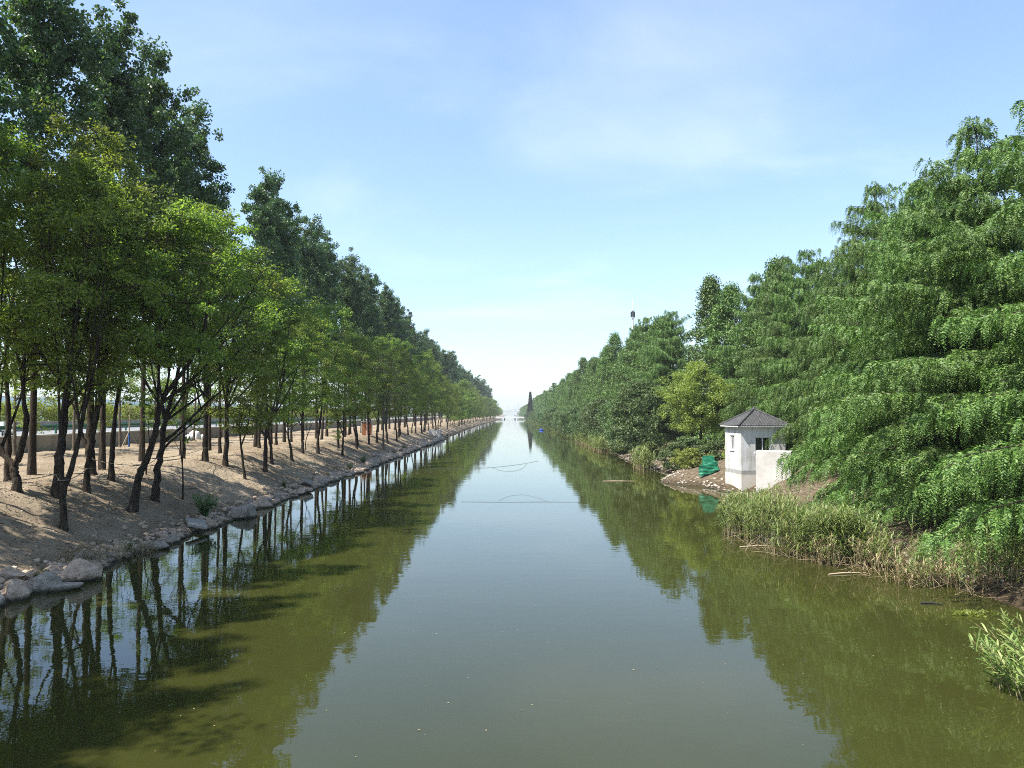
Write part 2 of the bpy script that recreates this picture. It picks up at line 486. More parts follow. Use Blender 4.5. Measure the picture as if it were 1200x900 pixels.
def leaf_cloud(mb, centers, radii, per, L, rng, flat=0.65, up=0.7, droop=0.25, aspect=0.55):
    """puffs of leaves round the twig ends"""
    C = np.repeat(centers, per, axis=0)
    rr = np.repeat(radii, per)
    d = unit(rng.normal(0, 1, (len(C), 3)))
    rad = rng.random(len(C)) ** 0.5
    off = d * (rad * rr)[:, None]
    off[:, 2] *= flat
    P = C + off
    nrm = unit(rng.normal(0, 0.6, (len(C), 3)) + np.array([0, 0, up]) + d * 0.5)
    D = rng.normal(0, 1, (len(C), 3)) + d * 0.8
    D[:, 2] -= droop
    D = unit(D - nrm * (D * nrm).sum(1)[:, None])
    S = np.cross(D, nrm)
    ln = L * (0.7 + 0.6 * rng.random(len(C)))
    mb.leaves(P, D, S, ln, ln * aspect, 0.12)

def lump(v, seed):
    return noise.noise(Vector((v[0] * 1.9 + seed * 7.3, v[1] * 1.9, v[2] * 1.9)))

def broadleaf(seed, H, R_, cb, trunks, nclus, per, L, rc=(0.55, 1.0), lean=(0, 0), nlimb=9, profile=None, twigs=True, cen=None, flat=0.5, up=0.65, r0=0.16, sides=8, shell=0.55):
    """trunk mesh and crown mesh of a spreading tree. trunks: polylines from the base; crown from height cb to H, radius R_"""
    rng = np.random.default_rng(seed)
    tr, cr = MB(), MB()
    lines = []
    if trunks is None:
        top = np.array([lean[0], lean[1], cb + (H - cb) * 0.55])
        a = rng.normal(0, 0.18, 2)
        trunks = [([(0, 0, -0.3), (a[0] * 0.5, a[1] * 0.5, cb * 0.35), (top[0] * 0.4 + a[0], top[1] * 0.4 + a[1], cb * 0.8), tuple(top)], r0)]
    ends = []
    for pts, rad in trunks:
        L_ = smooth_line(pts, 6)
        u = np.linspace(0, 1, len(L_))
        rr = rad * (1 - 0.68 * u)
        if abs(pts[0][2]) < 0.5:
            rr = rr * (1 + 0.8 * np.exp(-u * 26))
        rr = rr * (1 + 0.06 * rng.normal(0, 1, len(L_)))
        tr.tube(L_ + rng.normal(0, rad * 0.10, L_.shape) * (u[:, None] > 0.03), rr, sides)
        lines.append((L_, rr))
        ends.append(L_[-1])
    prof = profile or (lambda s: math.sin(math.pi * min(1, 0.16 + 0.84 * s)) ** 0.55 if s < 0.97 else 0.3)
    if cen is None:
        e = np.mean(ends, axis=0)
        cen = (e[0], e[1])
    # limbs
    nodes, nrad = [], []
    for L_, rr in lines:
        k0 = int(len(L_) * 0.5)
        for p, r_ in zip(L_[k0:], rr[k0:]):
            nodes.append(p); nrad.append(r_)
    for i in range(nlimb):
        L_, rr = lines[i % len(lines)]
        k = rng.integers(int(len(L_) * 0.55), len(L_))
        p0 = L_[k]
        s = rng.uniform(0.1, 0.98)
        an = 2.4 * i + rng.uniform(-0.5, 0.5)
        zt = cb + (H - cb) * s
        rad = R_ * prof(s) * rng.uniform(0.55, 0.85)
        p2 = np.array([cen[0] + rad * math.cos(an), cen[1] + rad * math.sin(an), max(zt, p0[2] + 0.2)])
        mid = (p0 + p2) / 2 + np.array([0, 0, -0.10 * np.linalg.norm(p2 - p0)]) * rng.uniform(0.2, 1.4) + rng.normal(0, 0.15, 3)
        Q = smooth_line([p0, mid, p2], 5)
        q = rr[k] * 0.62 * np.linspace(1, 0.22, len(Q))
        tr.tube(Q, q, max(4, sides - 3), False)
        for p, r_ in zip(Q[2:], q[2:]):
            nodes.append(p); nrad.append(r_)
    nodes = np.array(nodes); nrad = np.array(nrad)
    # twig ends
    C = []
    tries = 0
    while len(C) < nclus and tries < nclus * 12:
        tries += 1
        s = rng.random() ** 0.9
        an = rng.random() * 2 * math.pi
        d = np.array([math.cos(an), math.sin(an), 2 * s - 1])
        k = 1 + 0.80 * lump(d, seed)
        rad = R_ * prof(s) * k * (shell + (1 - shell) * rng.random()) if rng.random() < 0.75 else R_ * prof(s) * k * rng.random()
        p = np.array([cen[0] + rad * math.cos(an), cen[1] + rad * math.sin(an), cb + (H - cb) * s * (1 + 0.10 * k - 0.1)])
        # leave holes in the crown
        if noise.noise(Vector(p * 0.55 + seed * 3.1)) < -0.16:
            continue
        C.append(p)
    C = np.array(C)
    if twigs:
        for p in C:
            dd = np.linalg.norm(nodes - p, axis=1) + 0.4 * np.maximum(0, nodes[:, 2] - p[2])
            k = int(np.argmin(dd))
            q0 = nodes[k]
            mid = (q0 + p) / 2 + np.array([0, 0, 0.08 * dd[k]]) + rng.normal(0, 0.06, 3)
            tr.tube([q0, mid, p], [min(0.035, nrad[k] * 0.7), 0.016, 0.007], 3, False)
    radii = rng.uniform(rc[0], rc[1], len(C))
    leaf_cloud(cr, C, radii, per, L, rng, flat, up)
    return tr, cr

def poplar(seed, H, R_, cb, nclus, per, L, r0=0.2, sparse=0.0, twigs=True, sides=7):
    rng = np.random.default_rng(seed)
    tr, cr = MB(), MB()
    a = rng.normal(0, 0.25, 2)
    T = smooth_line([(0, 0, -0.3), (a[0] * 0.4, a[1] * 0.4, H * 0.3), (a[0], a[1], H * 0.65), (a[0] * 1.3, a[1] * 1.3, H * 0.97)], 7)
    u = np.linspace(0, 1, len(T))
    tr.tube(T, r0 * (1 - 0.93 * u) * (1 + 0.4 * np.exp(-u * 20)), sides)
    nl = 26 if twigs else 12
    C, RR = [], []
    for i in range(nl):
        s = (i + 0.5) / nl
        s = s ** 0.9
        zb = cb - 2.0 + (H - cb) * s * 0.92
        k = min(len(T) - 1, max(0, int(zb / H * len(T))))
        p0 = T[k]
        an = 2.399 * i + rng.uniform(-0.4, 0.4)
        ln = (R_ * (1.25 - 0.75 * s)) * rng.uniform(0.65, 1.25)
        rise = ln * rng.uniform(1.1, 2.2)
        p2 = p0 + np.array([ln * math.cos(an), ln * math.sin(an), rise])
        if p2[2] > H + 0.6:
            p2[2] = H + 0.6 * rng.random()
        mid = (p0 + p2) / 2 + np.array([math.cos(an), math.sin(an), -0.4]) * ln * 0.15
        Q = smooth_line([p0, mid, p2], 5)
        tr.tube(Q, np.linspace(max(0.02, r0 * 0.36 * (1 - 0.8 * s)), 0.012, len(Q)), 4, False)
        if rng.random() < sparse:
            continue
        m = max(3, int(nclus / nl))
        for j in range(m):
            f = rng.uniform(0.25, 1.04)
            p = Q[0] + (Q[-1] - Q[0]) * f if f > 1 else Q[min(len(Q) - 1, int(f * (len(Q) - 1) + 0.5))]
            sp_ = 0.75 * (1.15 - 0.7 * f)
            C.append(p + rng.normal(0, sp_ * R_ / 2.4, 3))
            RR.append(rng.uniform(0.26, 0.58) * R_ / 2.4)
    for j in range(int(nclus * 0.16)):      # along the leader
        p = T[rng.integers(int(len(T) * 0.45), len(T))]
        C.append(p + rng.normal(0, 0.4, 3)); RR.append(rng.uniform(0.35, 0.65) * R_ / 2.4)
    leaf_cloud(cr, np.array(C), np.array(RR), per, L, rng, 1.0, 0.15, 0.5, 0.8)
    return tr, cr

def conifer(seed, H, R_, cb, nbr, spray, nleaf, L, W, r0=0.22, droop=1.0, sides=8, sec=0.42):
    """straight trunk, branches that arch out and droop, hung with feathery sprays"""
    rng = np.random.default_rng(seed)
    tr, cr = MB(), MB()
    T = smooth_line([(0, 0, -0.3), (rng.normal(0, .1), rng.normal(0, .1), H * 0.4), (rng.normal(0, .2), rng.normal(0, .2), H * 0.97)], 8)
    u = np.linspace(0, 1, len(T))
    tr.tube(T, r0 * (1 - 0.95 * u) * (1 + 0.5 * np.exp(-u * 22)), sides)
    SP, SD, SL = [], [], []     # spray start, direction, length
    for i in range(nbr):
        s = ((i + rng.random()) / nbr) ** 0.86
        z = cb + (H * 0.985 - cb) * s
        k = min(len(T) - 2, int(z / H * (len(T) - 1)))
        p0 = T[k] + (T[k + 1] - T[k]) * min(1, max(0, (z - T[k][2]) / (T[k + 1][2] - T[k][2] + 1e-6)))
        an = 2.399963 * i + rng.uniform(-0.35, 0.35)
        prof = (1 - s ** 2.6) * (0.86 + 0.14 * min(1, s * 5)) + 0.05
        ln = R_ * prof * rng.uniform(0.55, 1.25)
        el = 0.12 + 0.75 * s + rng.uniform(-0.28, 0.26)
        d = np.array([math.cos(an), math.sin(an), 0])
        pts = []
        nseg = 7
        for q in range(nseg + 1):
            f = q / nseg
            zz = ln * (math.tan(el) * f * 0.55 - droop * 0.36 * f ** 2.3 * (1 - 0.6 * s))
            pts.append(p0 + d * ln * f + np.array([0, 0, zz]))
        pts = np.array(pts) + rng.normal(0, 0.03 * ln / 3, (nseg + 1, 3)) * np.linspace(0, 1, nseg + 1)[:, None]
        tr.tube(pts, np.linspace(max(0.018, r0 * 0.25 * (1 - s)), 0.01, nseg + 1), 4, False)
        m = max(2, int(ln / sec))
        side = np.array([-d[1], d[0], 0])
        for j in range(m):
            f = 0.12 + 0.88 * (j + rng.random()) / m
            q = min(nseg - 1, int(f * nseg))
            pb = pts[q] + (pts[q + 1] - pts[q]) * (f * nseg - q)
            for sg in (-1, 1):
                l2 = (0.24 * ln * (1.12 - f) + 0.22) * rng.uniform(0.7, 1.3)
                d2 = unit(d * 0.75 + side * sg * rng.uniform(0.7, 1.1) + np.array([0, 0, rng.uniform(-0.25, 0.25)]))
                nn = max(1, int(round(l2 * spray)))
                for e in range(nn):
                    g_ = (e + rng.random()) / nn
                    ps = pb + d2 * l2 * g_ + np.array([0, 0, -0.28 * l2 * g_ * g_])
                    SP.append(ps)
                    SD.append(unit(d2 * 0.55 + rng.normal(0, 0.22, 3) + np.array([0, 0, -0.35])))
                    SL.append(rng.uniform(0.38, 0.92) * (0.65 + 0.45 * (1 - s)) * (0.8 + 0.4 * f))
            # tip sprays
        for e in range(3):
            SP.append(pts[-1]); SD.append(unit(d + rng.normal(0, 0.3, 3))); SL.append(rng.uniform(0.35, 0.7))
    for e in range(int(nbr * 3.2)):
        f = rng.uniform(0.5, 1.0)
        an = rng.random() * 6.283
        d = np.array([math.cos(an), math.sin(an), 0.15])
        SP.append(T[int(f * (len(T) - 1))] + d * rng.uniform(0.1, 0.9) * (1.15 - f) * 1.2 + np.array([0, 0, rng.uniform(-.5, .5)]))
        SD.append(unit(d + rng.normal(0, .3, 3))); SL.append(rng.uniform(0.4, 0.8))
    for e in range(10):
        SP.append(T[-1] + rng.normal(0, 0.1, 3)); SD.append(unit(np.array([rng.normal(0, .5), rng.normal(0, .5), 1.0]))); SL.append(0.6)
    SP, SD, SL = np.array(SP), np.array(SD), np.array(SL)
    n = len(SP)
    down = np.array([0, 0, -1.0])
    f = (np.arange(nleaf) + 0.5) / nleaf
    F = f[None, :, None]
    # axis: leaves along SD then bends down
    A = SP[:, None, :] + SL[:, None, None] * (SD[:, None, :] * (F - 0.5 * F ** 2) * 1.1 + down * (0.62 * F ** 2 + 0.1 * F))
    Td = unit(SD[:, None, :] * (1 - F) * 1.1 + down * (1.24 * F + 0.1))
    sd = unit(np.cross(Td, rng.normal(0, 1, (n, 1, 3))))
    sgn = np.where(np.arange(nleaf) % 2 == 0, 1.0, -1.0)[None, :, None]
    D = unit(Td * 0.75 + sd * sgn * 0.85 + rng.normal(0, 0.18, (n, nleaf, 3)))
    S = unit(np.cross(D, np.cross(Td, sd) + rng.normal(0, 0.35, (n, nleaf, 3))))
    sc = (1.05 - 0.45 * F[..., 0]) * (0.8 + 0.4 * rng.random((n, nleaf)))
    cr.leaves(A.reshape(-1, 3), D.reshape(-1, 3), S.reshape(-1, 3), (L * sc).ravel(), (W * sc).ravel(), 0.1)
    return tr, cr

def tree(name, parts, bark, leaf, label, cat='tree', loc=(0, 0, 0), rotz=0, group=None):
    tr, cr = parts
    r = thing(name, label, cat, loc, rotz, group)
    tr.build('trunk', M[bark], r)
    cr.build('crown', M[leaf], r)
    return r
rnd = random.Random(7)
ORD = ['', 'first', 'second', 'third', 'fourth', 'fifth', 'sixth', 'seventh', 'eighth', 'ninth', 'tenth', 'eleventh', 'twelfth']
def at(x, y, dz=0.0):
    return (x, y, ground_z(x, y) + dz)

# ---- left bank, nearest trees: trunk lines read off the photograph (metres from the base)
near = [
 # x, y, trunks[(points, radius)], H, R, crown base, crown centre, label
 (-20.3, 32.0, [([(0, 0, -.3), (-.15, 0, .6), (-.35, .1, 1.1), (-1.0, .2, 1.9), (-1.5, .3, 3.6), (-1.6, .3, 7)], .19), ([(-.3, .1, .9), (.05, 0, 1.7), (.25, 0, 2.9), (.2, -.2, 4.5), (.5, -.3, 8)], .15)], 17.3, 3.7, 3.6, (-.7, 0), 'dark broadleaf tree whose trunk forks near the ground by the left picture edge'),
 (-19.6, 33.5, [([(0, 0, -.3), (.08, 0, 1.5), (.25, 0, 3.2), (.4, 0, 5.5), (.7, 0, 10)], .22)], 18.5, 3.8, 4.6, (.6, 0), 'thick straight trunk leaning slightly right, crossed by the rope, in front of concrete wall'),
 (-17.6, 30.6, [([(0, 0, -.3), (-.03, 0, .9), (-.08, 0, 1.9), (-.2, 0, 3.2), (-.15, .1, 5), (.2, .2, 8)], .15), ([(-.06, 0, 1.5), (.3, -.1, 2.3), (.55, -.1, 3.4), (.8, 0, 5), (1.3, 0, 7.5)], .13)], 15.5, 3.4, 4.4, (.4, 0), 'broadleaf tree standing lowest on the near slope, splitting at knee height into two stems'),
 (-19.4, 35.5, [([(0, 0, -.3), (.02, 0, 1.2), (.25, 0, 2.6), (.55, 0, 4.6), (.9, 0, 8.5)], .16)], 17.5, 3.5, 4.8, (.8, 0), 'slender dark trunk leaning right just behind the low split tree on the slope'),
 (-21.6, 40.0, [([(0, 0, -.3), (-.1, 0, 1.2), (-.15, 0, 3), (-.1, 0, 6), (.1, 0, 10)], .26), ([(-.1, 0, 1.1), (-.65, .1, 2.1), (-.85, .1, 3.2), (-1.2, .2, 6)], .13)], 17.5, 3.8, 5.0, (0, 0), 'stout trunk with a low side limb rising left, on flat sand behind the rope'),
 (-19.9, 38.6, [([(0, 0, -.3), (.05, 0, 1.5), (.2, 0, 3.5), (.5, 0, 6.5), (.6, 0, 10)], .15)], 17, 3.4, 5.6, (.5, 0), 'slim upright trunk left of the strongly leaning tree, in full shade'),
 (-17.4, 35.6, [([(0, 0, -.3), (.25, 0, .9), (.35, 0, 1.5), (.75, 0, 2.5), (1.1, 0, 3.8), (1.3, 0, 5.0), (2.0, 0, 6.0), (3.0, -.2, 7.4), (3.6, -.3, 9.5)], .20), ([(1.2, 0, 4.4), (1.5, .3, 6.2), (1.4, .4, 8.5)], .08)], 14.8, 4.3, 5.8, (2.6, -.2), 'tree with bent trunk leaning far out over the slope towards the canal'),
 (-17.6, 38.4, [([(0, 0, -.3), (.1, 0, 1.3), (.3, 0, 2.6), (.5, 0, 4.2), (1.0, 0, 6.0), (1.6, 0, 9.5)], .20), ([(.4, 0, 2.9), (1.3, .1, 3.7), (2.6, .2, 5.0), (4.0, .2, 6.2)], .09), ([(.35, 0, 2.5), (.9, -.2, 3.0), (2.2, -.3, 4.0), (3.4, -.3, 4.6)], .07)], 15.6, 4.4, 5.0, (2.0, 0), 'tree with dark trunk and two long limbs reaching right, beside the thin sapling'),
 (-20.6, 52.2, [([(0, 0, -.3), (.05, 0, 2), (.1, 0, 5), (.3, 0, 9)], .22)], 17.5, 3.8, 5.2, (.3, 0), 'straight trunk at the bank crest above the long diagonal shadow on bare sand'),
 (-19.6, 53.2, [([(0, 0, -.3), (.1, 0, 2), (.1, 0, 5), (.5, 0, 9)], .2)], 16.5, 3.8, 5.0, (.4, 0), 'tree right of the diagonal sand shadow, its bright crown the roundest of the near row'),
 (-17.5, 51.2, [([(0, 0, -.3), (-.2, 0, 1.4), (-.4, 0, 3.0), (-.4, 0, 5)], .10), ([(-.3, 0, 2.2), (.1, 0, 3.4), (.3, 0, 5)], .06)], 9.5, 2.1, 3.2, (-.2, 0), 'thin young tree leaning left, low on the sunny sand slope'),
 (-17.9, 56.5, [([(0, 0, -.3), (.05, 0, 1.6), (.1, 0, 3.0), (.8, 0, 4.6), (1.4, 0, 7.5)], .17), ([(.08, 0, 2.4), (-.4, 0, 3.4), (-.7, 0, 6)], .10)], 15.5, 3.9, 4.2, (.8, 0), 'forked tree just past the sunny sand slope with a grey green plant below'),
]
for i, (x, y, trk, H, R_, cb, cen, lab) in enumerate(near):
    small = R_ < 2.5
    p = broadleaf(100 + i, H - ground_z(x, y), R_, cb + (0 if small else .7), trk, 90 if small else 215, 80, 0.15, (0.30, 0.80), nlimb=9 if small else 14, cen=cen)
    tree('broadleaf_tree', p, 'bark', 'camphor', lab, loc=at(x, y))

# ---- repeating kinds (a few variants each, copied)
def variants(n, f):
    return [f(k) for k in range(n)]
def proto_set(name, bark, leaf, maker, n):
    """meshes only; things are made when first placed"""
    res = []
    for k in range(n):
        tr, cr = maker(k)
        res.append((tr.mesh('trunk', M[bark]), cr.mesh('crown', M[leaf])))
    return name, res
PROTO = {}
def place(pset, k, loc, rotz, sc, label, group=None, cat='tree'):
    name, res = pset
    key = (name, id(res), k)
    if key not in PROTO:
        r = thing(name, label, cat, loc, rotz, group)
        link('trunk', res[k][0], r)
        link('crown', res[k][1], r)
        r.scale = sc
        PROTO[key] = r
        return r
    return copy_thing(PROTO[key], loc, rotz, sc, label, group)

cam_hi = proto_set('broadleaf_tree', 'bark', 'camphor', lambda k: broadleaf(200 + k, 14.6, 3.9, 4.6, None, 185, 76, 0.17, (0.32, 0.85), lean=(0.8 - 0.5 * k, 0), nlimb=11, r0=0.17), 3)
cam_lo = proto_set('broadleaf_tree', 'bark', 'camphor', lambda k: broadleaf(220 + k, 14.2, 4.2, 2.6, None, 120, 46, 0.34, (0.6, 1.2), lean=(0.5, 0), nlimb=7, r0=0.18, twigs=False, sides=5), 3)
cam_thin = proto_set('broadleaf_tree', 'bark', 'camphor', lambda k: broadleaf(240 + k, 14.0, 2.7, 7.0, None, 90, 60, 0.18, (0.35, 0.8), lean=(0.5 - 0.5 * k, 0), nlimb=9, r0=0.15), 2)
pop_hi = proto_set('poplar_tree', 'bark', 'poplar', lambda k: poplar(300 + k, 27.0, (2.4, 2.2, 2.6, 2.0)[k], (11.5, 12.5, 11, 13)[k], (330, 330, 370, 200)[k], 70, 0.20, 0.17, (0.0, 0.05, 0.0, 0.3)[k]), 4)
pop_lo = proto_set('poplar_tree', 'bark', 'poplar', lambda k: poplar(320 + k, 27.0, 3.0, 9.0, 190, 40, 0.34, 0.18, 0, False, 5), 3)
con_hi = proto_set('feathery_conifer', 'bark', 'conifer', lambda k: conifer(400 + k, (16.5, 17.5, 15.5)[k], (5.2, 5.0, 5.5)[k], 0.3, (116, 122, 112)[k], 8.2, 20, 0.14, 0.05, sec=0.26), 3)
con_mid = proto_set('feathery_conifer', 'bark', 'conifer', lambda k: conifer(420 + k, (16.5, 17.5)[k], 4.8, 0.3, 140, 4.2, 11, 0.25, 0.09, sides=6, sec=.38), 2)
con_lo = proto_set('feathery_conifer', 'bark', 'conifer', lambda k: conifer(440 + k, 16.5, 4.8, 0.3, 90, 2.2, 7, 0.46, 0.2, sides=5, sec=0.55), 2)

con_round = proto_set('feathery_conifer', 'bark', 'conifer', lambda k: broadleaf(450 + k, 17.2, (4.3, 3.9, 4.6)[k], 0.4, [([(0, 0, -.3), (0, 0, 6), (.1, 0, 12), (0, .1, 16.2)], .2)], 460, 62, 0.24, (0.45, 0.95), nlimb=16, flat=0.9, up=0.45,
                  profile=lambda s: (1 - s ** (2.2, 1.8, 2.6)[k]) * (0.75 + .25 * min(1, 4 * s)) + .05, cen=(0, 0), shell=0.6), 3)
G_CAM = 'broadleaf trees in the waterside row on the left bank'
G_CAM2 = 'broadleaf trees in the inner row on the left bank'
G_POP = 'tall poplars behind the left bank trees'
G_CON = 'feathery conifers along the right bank'
# front row on the slope
y = 60.5
i = 0
while y < 740:
    x = -18.3 + rnd.uniform(-0.9, 0.8) + far_shift(y)
    s = rnd.uniform(0.78, 1.12)
    hi = y < 230
    if y < 92:
        lab = '%s broadleaf tree along the waterside row past the near forked trunk, left bank' % ORD[i + 1]
        grp = None
    elif y < 180:
        lab, grp = 'broadleaf tree in the middle stretch of the left waterside row, on shadow striped sand', G_CAM
    else:
        lab, grp = 'small looking broadleaf tree in the hazy far stretch of the left waterside row', 'far ' + G_CAM
    place(cam_hi if hi else cam_lo, i % 3, at(x, y), rnd.uniform(0, 6.28), (s * 1.02, s * 1.02, s * rnd.uniform(0.86, 1.12)), lab, grp)
    y += (5.4 if y < 120 else 6.5 if y < 200 else 9.5) * rnd.uniform(0.8, 1.2)
    i += 1
# inner row on the flat
y = 28.0
i = 0
while y < 150:
    x = -22.6 + rnd.uniform(-1.2, 1.0)
    s = rnd.uniform(0.95, 1.12)
    if i < 8:
        lab, grp = '%s broadleaf tree from the camera in the inner row on flat sand' % ORD[i + 1], None
    else:
        lab, grp = 'broadleaf tree further along the inner row on the flat sand, behind the waterside trees', G_CAM2
    place(cam_thin, (i + 1) % 2, at(x, y), rnd.uniform(0, 6.28), (s, s, s), lab, grp)
    y += 8.6 * rnd.uniform(0.8, 1.2)
    i += 1
# poplars
py_ = [33.5, 39.5, 45.0, 50.5, 56.5, 64.0, 72.5, 78.0, 85.0, 91.5, 98, 104, 110.5]
psc = [1.02, 1.05, 1.03, 1.04, 0.98, 0.86, 1.00, 1.03, 0.97, 1.00, 1.0, 1.03, 0.98]
pk = [0, 2, 1, 0, 2, 3, 3, 0, 1, 2, 0, 1, 2]
pl = ['towering dark poplar above the left picture edge, its top out of frame', 'dark poplar beside the left edge poplar, its top also cut by the frame',
      'dark poplar third along the tall left row, its top near the upper frame', 'tallest poplar fully in frame, ragged dark crown with a spiky side shoot',
      'dark poplar right behind the tallest one, forming the step down of the skyline', 'shorter dark poplar in the skyline dip of the tall left row',
      'thin sparse poplar with bare upper branches against the sky, right of the dip', 'leafier poplar next to the thin sparse one, pointed top against the sky',
      'poplar with narrow top at the end of the second skyline step', 'poplar starting the long even descending stretch of the tall row',
      'second poplar of the long even descending stretch of the tall row', 'third poplar of the long even descending stretch of the tall row', 'fourth poplar of the long even descending stretch of the tall row']
for i, (y, s, k, lab) in enumerate(zip(py_, psc, pk, pl)):
    x = -24.2 + rnd.uniform(-0.7, 0.7)
    place(pop_hi, k, at(x, y), rnd.uniform(0, 6.28), (s, s, s), lab)
y = 117.0
i = 0
while y < 740:
    x = -24.0 + rnd.uniform(-0.8, 0.8) + far_shift(y)
    s = rnd.uniform(0.9, 1.06)
    far = y > 260
    lab, grp = ('poplar in the middle of the tall left row where tops merge into one slope', G_POP) if not far else ('tiny hazy poplar near the far end of the tall left row', 'far ' + G_POP)
    place(pop_hi if y < 280 else pop_lo, i % 3, at(x, y), rnd.uniform(0, 6.28), (s, s, s), lab, grp)
    y += (6.5 if y < 180 else 9 if y < 300 else 14) * rnd.uniform(0.85, 1.15)
    i += 1
# trees beside the bridge: they shade the near water and the bank
for i, y in enumerate([-3.0, 1.5, 6.0, 10.5, 15.0, 19.5, 24.0, 28.2]):
    s = rnd.uniform(0.98, 1.06)
    place(pop_hi, i % 3, at(-24.3 + rnd.uniform(-.5, .5), y), rnd.uniform(0, 6.28), (s, s, s), 'tall poplar standing beside the near water outside the left picture edge', 'poplars beside the near water')
for i, y in enumerate([-1.0, 3.5, 9.0, 15.0, 22.5]):
    s = rnd.uniform(0.98, 1.06)
    place(cam_thin if i > 2 else cam_hi, i % 2, at(-18.9 + rnd.uniform(-.8, .6), y), rnd.uniform(0, 6.28), (s, s, s * 1.05), 'broadleaf tree standing beside the near water outside the left picture edge', 'broadleaf trees beside the near water')
# right bank conifers
cy = [(19.0, 23.8, 0.99, 0), (18.5, 29.8, 0.91, 1), (19.6, 35.2, 0.97, 2), (23.0, 42.6, 1.04, 0), (22.6, 47.5, 1.05, 1), (24.4, 54.0, 1.06, 2), (24.2, 61.5, 1.04, 0), (24.8, 69.0, 1.04, 1)]
cl = ['nearest feathery conifer, cut by the right picture edge, hanging over the dark bank', 'feathery conifer second from the camera, long drooping branches over the reeds',
      'broad feathery conifer with sunlit tassels behind the dry reeds', 'feathery conifer right of the concrete block, branches touching the pump house roof',
      'tall feathery conifer rising directly behind the concrete block and earth ramp', 'feathery conifer rising behind the pump house roof',
      'feathery conifer standing back from the water just beyond the pump house', 'feathery conifer behind the yellow green tree']
for (x, y, s, k), lab in zip(cy, cl):
    q = 1.12 if y < 34 else 0.98 if y < 36 else 0.94
    place(con_hi, k, at(x, y), rnd.uniform(0, 6.28), (q, q, s), lab)
y, i = 78.0, 0
while y < 700:
    x = 22.2 + rnd.uniform(-1.0, 1.2) + (4.2 if y < 100 else 0)
    s = rnd.uniform(0.98, 1.10) + (.08 if y < 135 else 0)
    if y < 105:
        lab, grp = '%s feathery conifer beyond the yellow green tree on the right bank skyline' % ORD[i + 1], None
    elif y < 240:
        lab, grp = 'feathery conifer in the middle stretch of the right bank row', G_CON
    else:
        lab, grp = 'tiny hazy conifer near the far end of the right bank row', 'far ' + G_CON
    place(con_round if (i % 3 != 1 and y < 330) else con_hi if y < 112 else con_mid if y < 330 else con_lo, i % 2, at(x, y), rnd.uniform(0, 6.28), (s, s, s * rnd.uniform(0.92, 1.05)), lab, grp)
    y += (7.0 if y < 200 else 8.5 if y < 330 else 10) * rnd.uniform(0.85, 1.15)
    i += 1
# conifers of a second row that show over the front ones
for j, (x, y, s) in enumerate([(28.5, 33.0, 1.0), (28.5, 40.0, 1.1), (29.5, 50.0, 1.18), (30.5, 61, 1.1), (30, 74, 1.14), (29.5, 88, 1.1)]):
    place(con_mid, j % 2, at(x, y), rnd.uniform(0, 6.28), (s, s, s), '%s tall conifer top of the back row showing above the right bank front row' % ORD[j + 1])

# right bank broadleaf trees and bushes
bl = broadleaf(500, 9.2, 3.5, 2.2, [([(0, 0, -.3), (-.1, 0, 1.2), (-.3, 0, 3), (-.8, 0, 6)], .19), ([(.85, 0, -.3), (.75, 0, 1.2), (.9, 0, 3), (1.3, 0, 6)], .22)], 300, 100, 0.20, (0.42, 0.85), nlimb=12, cen=(0.3, 0), up=0.4, flat=0.65)
tree('yellow_green_tree', bl, 'bark', 'yellowleaf', 'yellow green broadleaf tree with two dark trunks left of the pump house', loc=at(19.6, 82.0))
ml = broadleaf(501, 8.6, 3.9, 0.3, None, 280, 70, 0.28, (0.5, 1.0), nlimb=12, r0=0.15, up=0.4, flat=0.7)
tree('large_leaf_tree', ml, 'bark', 'mulberry', 'dark large leaved tree leaning over the water left of the yellow green tree', loc=at(16.0, 93.0))
ml2 = broadleaf(502, 7.0, 3.4, 0.3, None, 220, 60, 0.28, (0.5, 1.0), nlimb=10, r0=0.13, up=0.4, flat=0.7)
lt = tree('large_leaf_tree', ml2, 'bark', 'mulberry', 'low spreading large leaved tree at the waterline behind the leaning one', loc=at(16.0, 106.0))
ld = ['first', 'second', 'third']
for k, (x, y, s) in enumerate([(16.2, 119, 0.95), (16.0, 131, 1.05), (16.0, 145, 0.95)]):
    copy_thing(lt, at(x, y), rnd.uniform(0, 6), (s, s, s), '%s round leafy tree at the right waterline beyond the pale dry reeds' % ld[k])
for k, y in enumerate([155, 162, 169, 176, 184, 192, 200, 209, 218, 228, 238, 250, 262, 276, 290, 306, 324, 344, 366, 390, 416, 445, 478, 515, 555, 600, 650, 700]):
    s = rnd.uniform(0.7, 1.05)
    copy_thing(lt, at(15.6 + rnd.uniform(-.6, .6), y), rnd.uniform(0, 6), (s, s, s), 'low leafy tree far along the right waterline in front of the conifers', 'low trees far along the right waterline')
def bush(seed, R_, H, leaf, L, n=70, per=55):
    return broadleaf(seed, H, R_, 0.05, [([(0, 0, -.2), (.05, 0, H * .3), (.1, 0, H * .6)], .05)], n, per, L, (0.28, 0.5), nlimb=6, r0=0.05, cen=(0, 0))
def shrub(seed, R_, H, leaf, L, label, x, y, n=70, per=55, group=None, name='shrub'):
    tr, cr = bush(seed, R_, H, leaf, L, n, per)
    r = thing(name, label, 'shrub', at(x, y), 0, group)
    tr.build('stem', M['bark'], r)
    cr.build('foliage', M[leaf], r)
    return r
shrub(510, 1.7, 2.3, 'mulberry', 0.20, 'leafy bush on the right bank directly above the bare dirt spit', 15.6, 72.0)
shrub(511, 1.5, 1.7, 'yellowleaf', 0.17, 'yellowish bush just left of the green tarpaulin', 15.9, 67.0)
shrub(512, 1.8, 2.0, 'mulberry', 0.20, 'green bush on the bank below the two dark trunks', 17.6, 75.5)
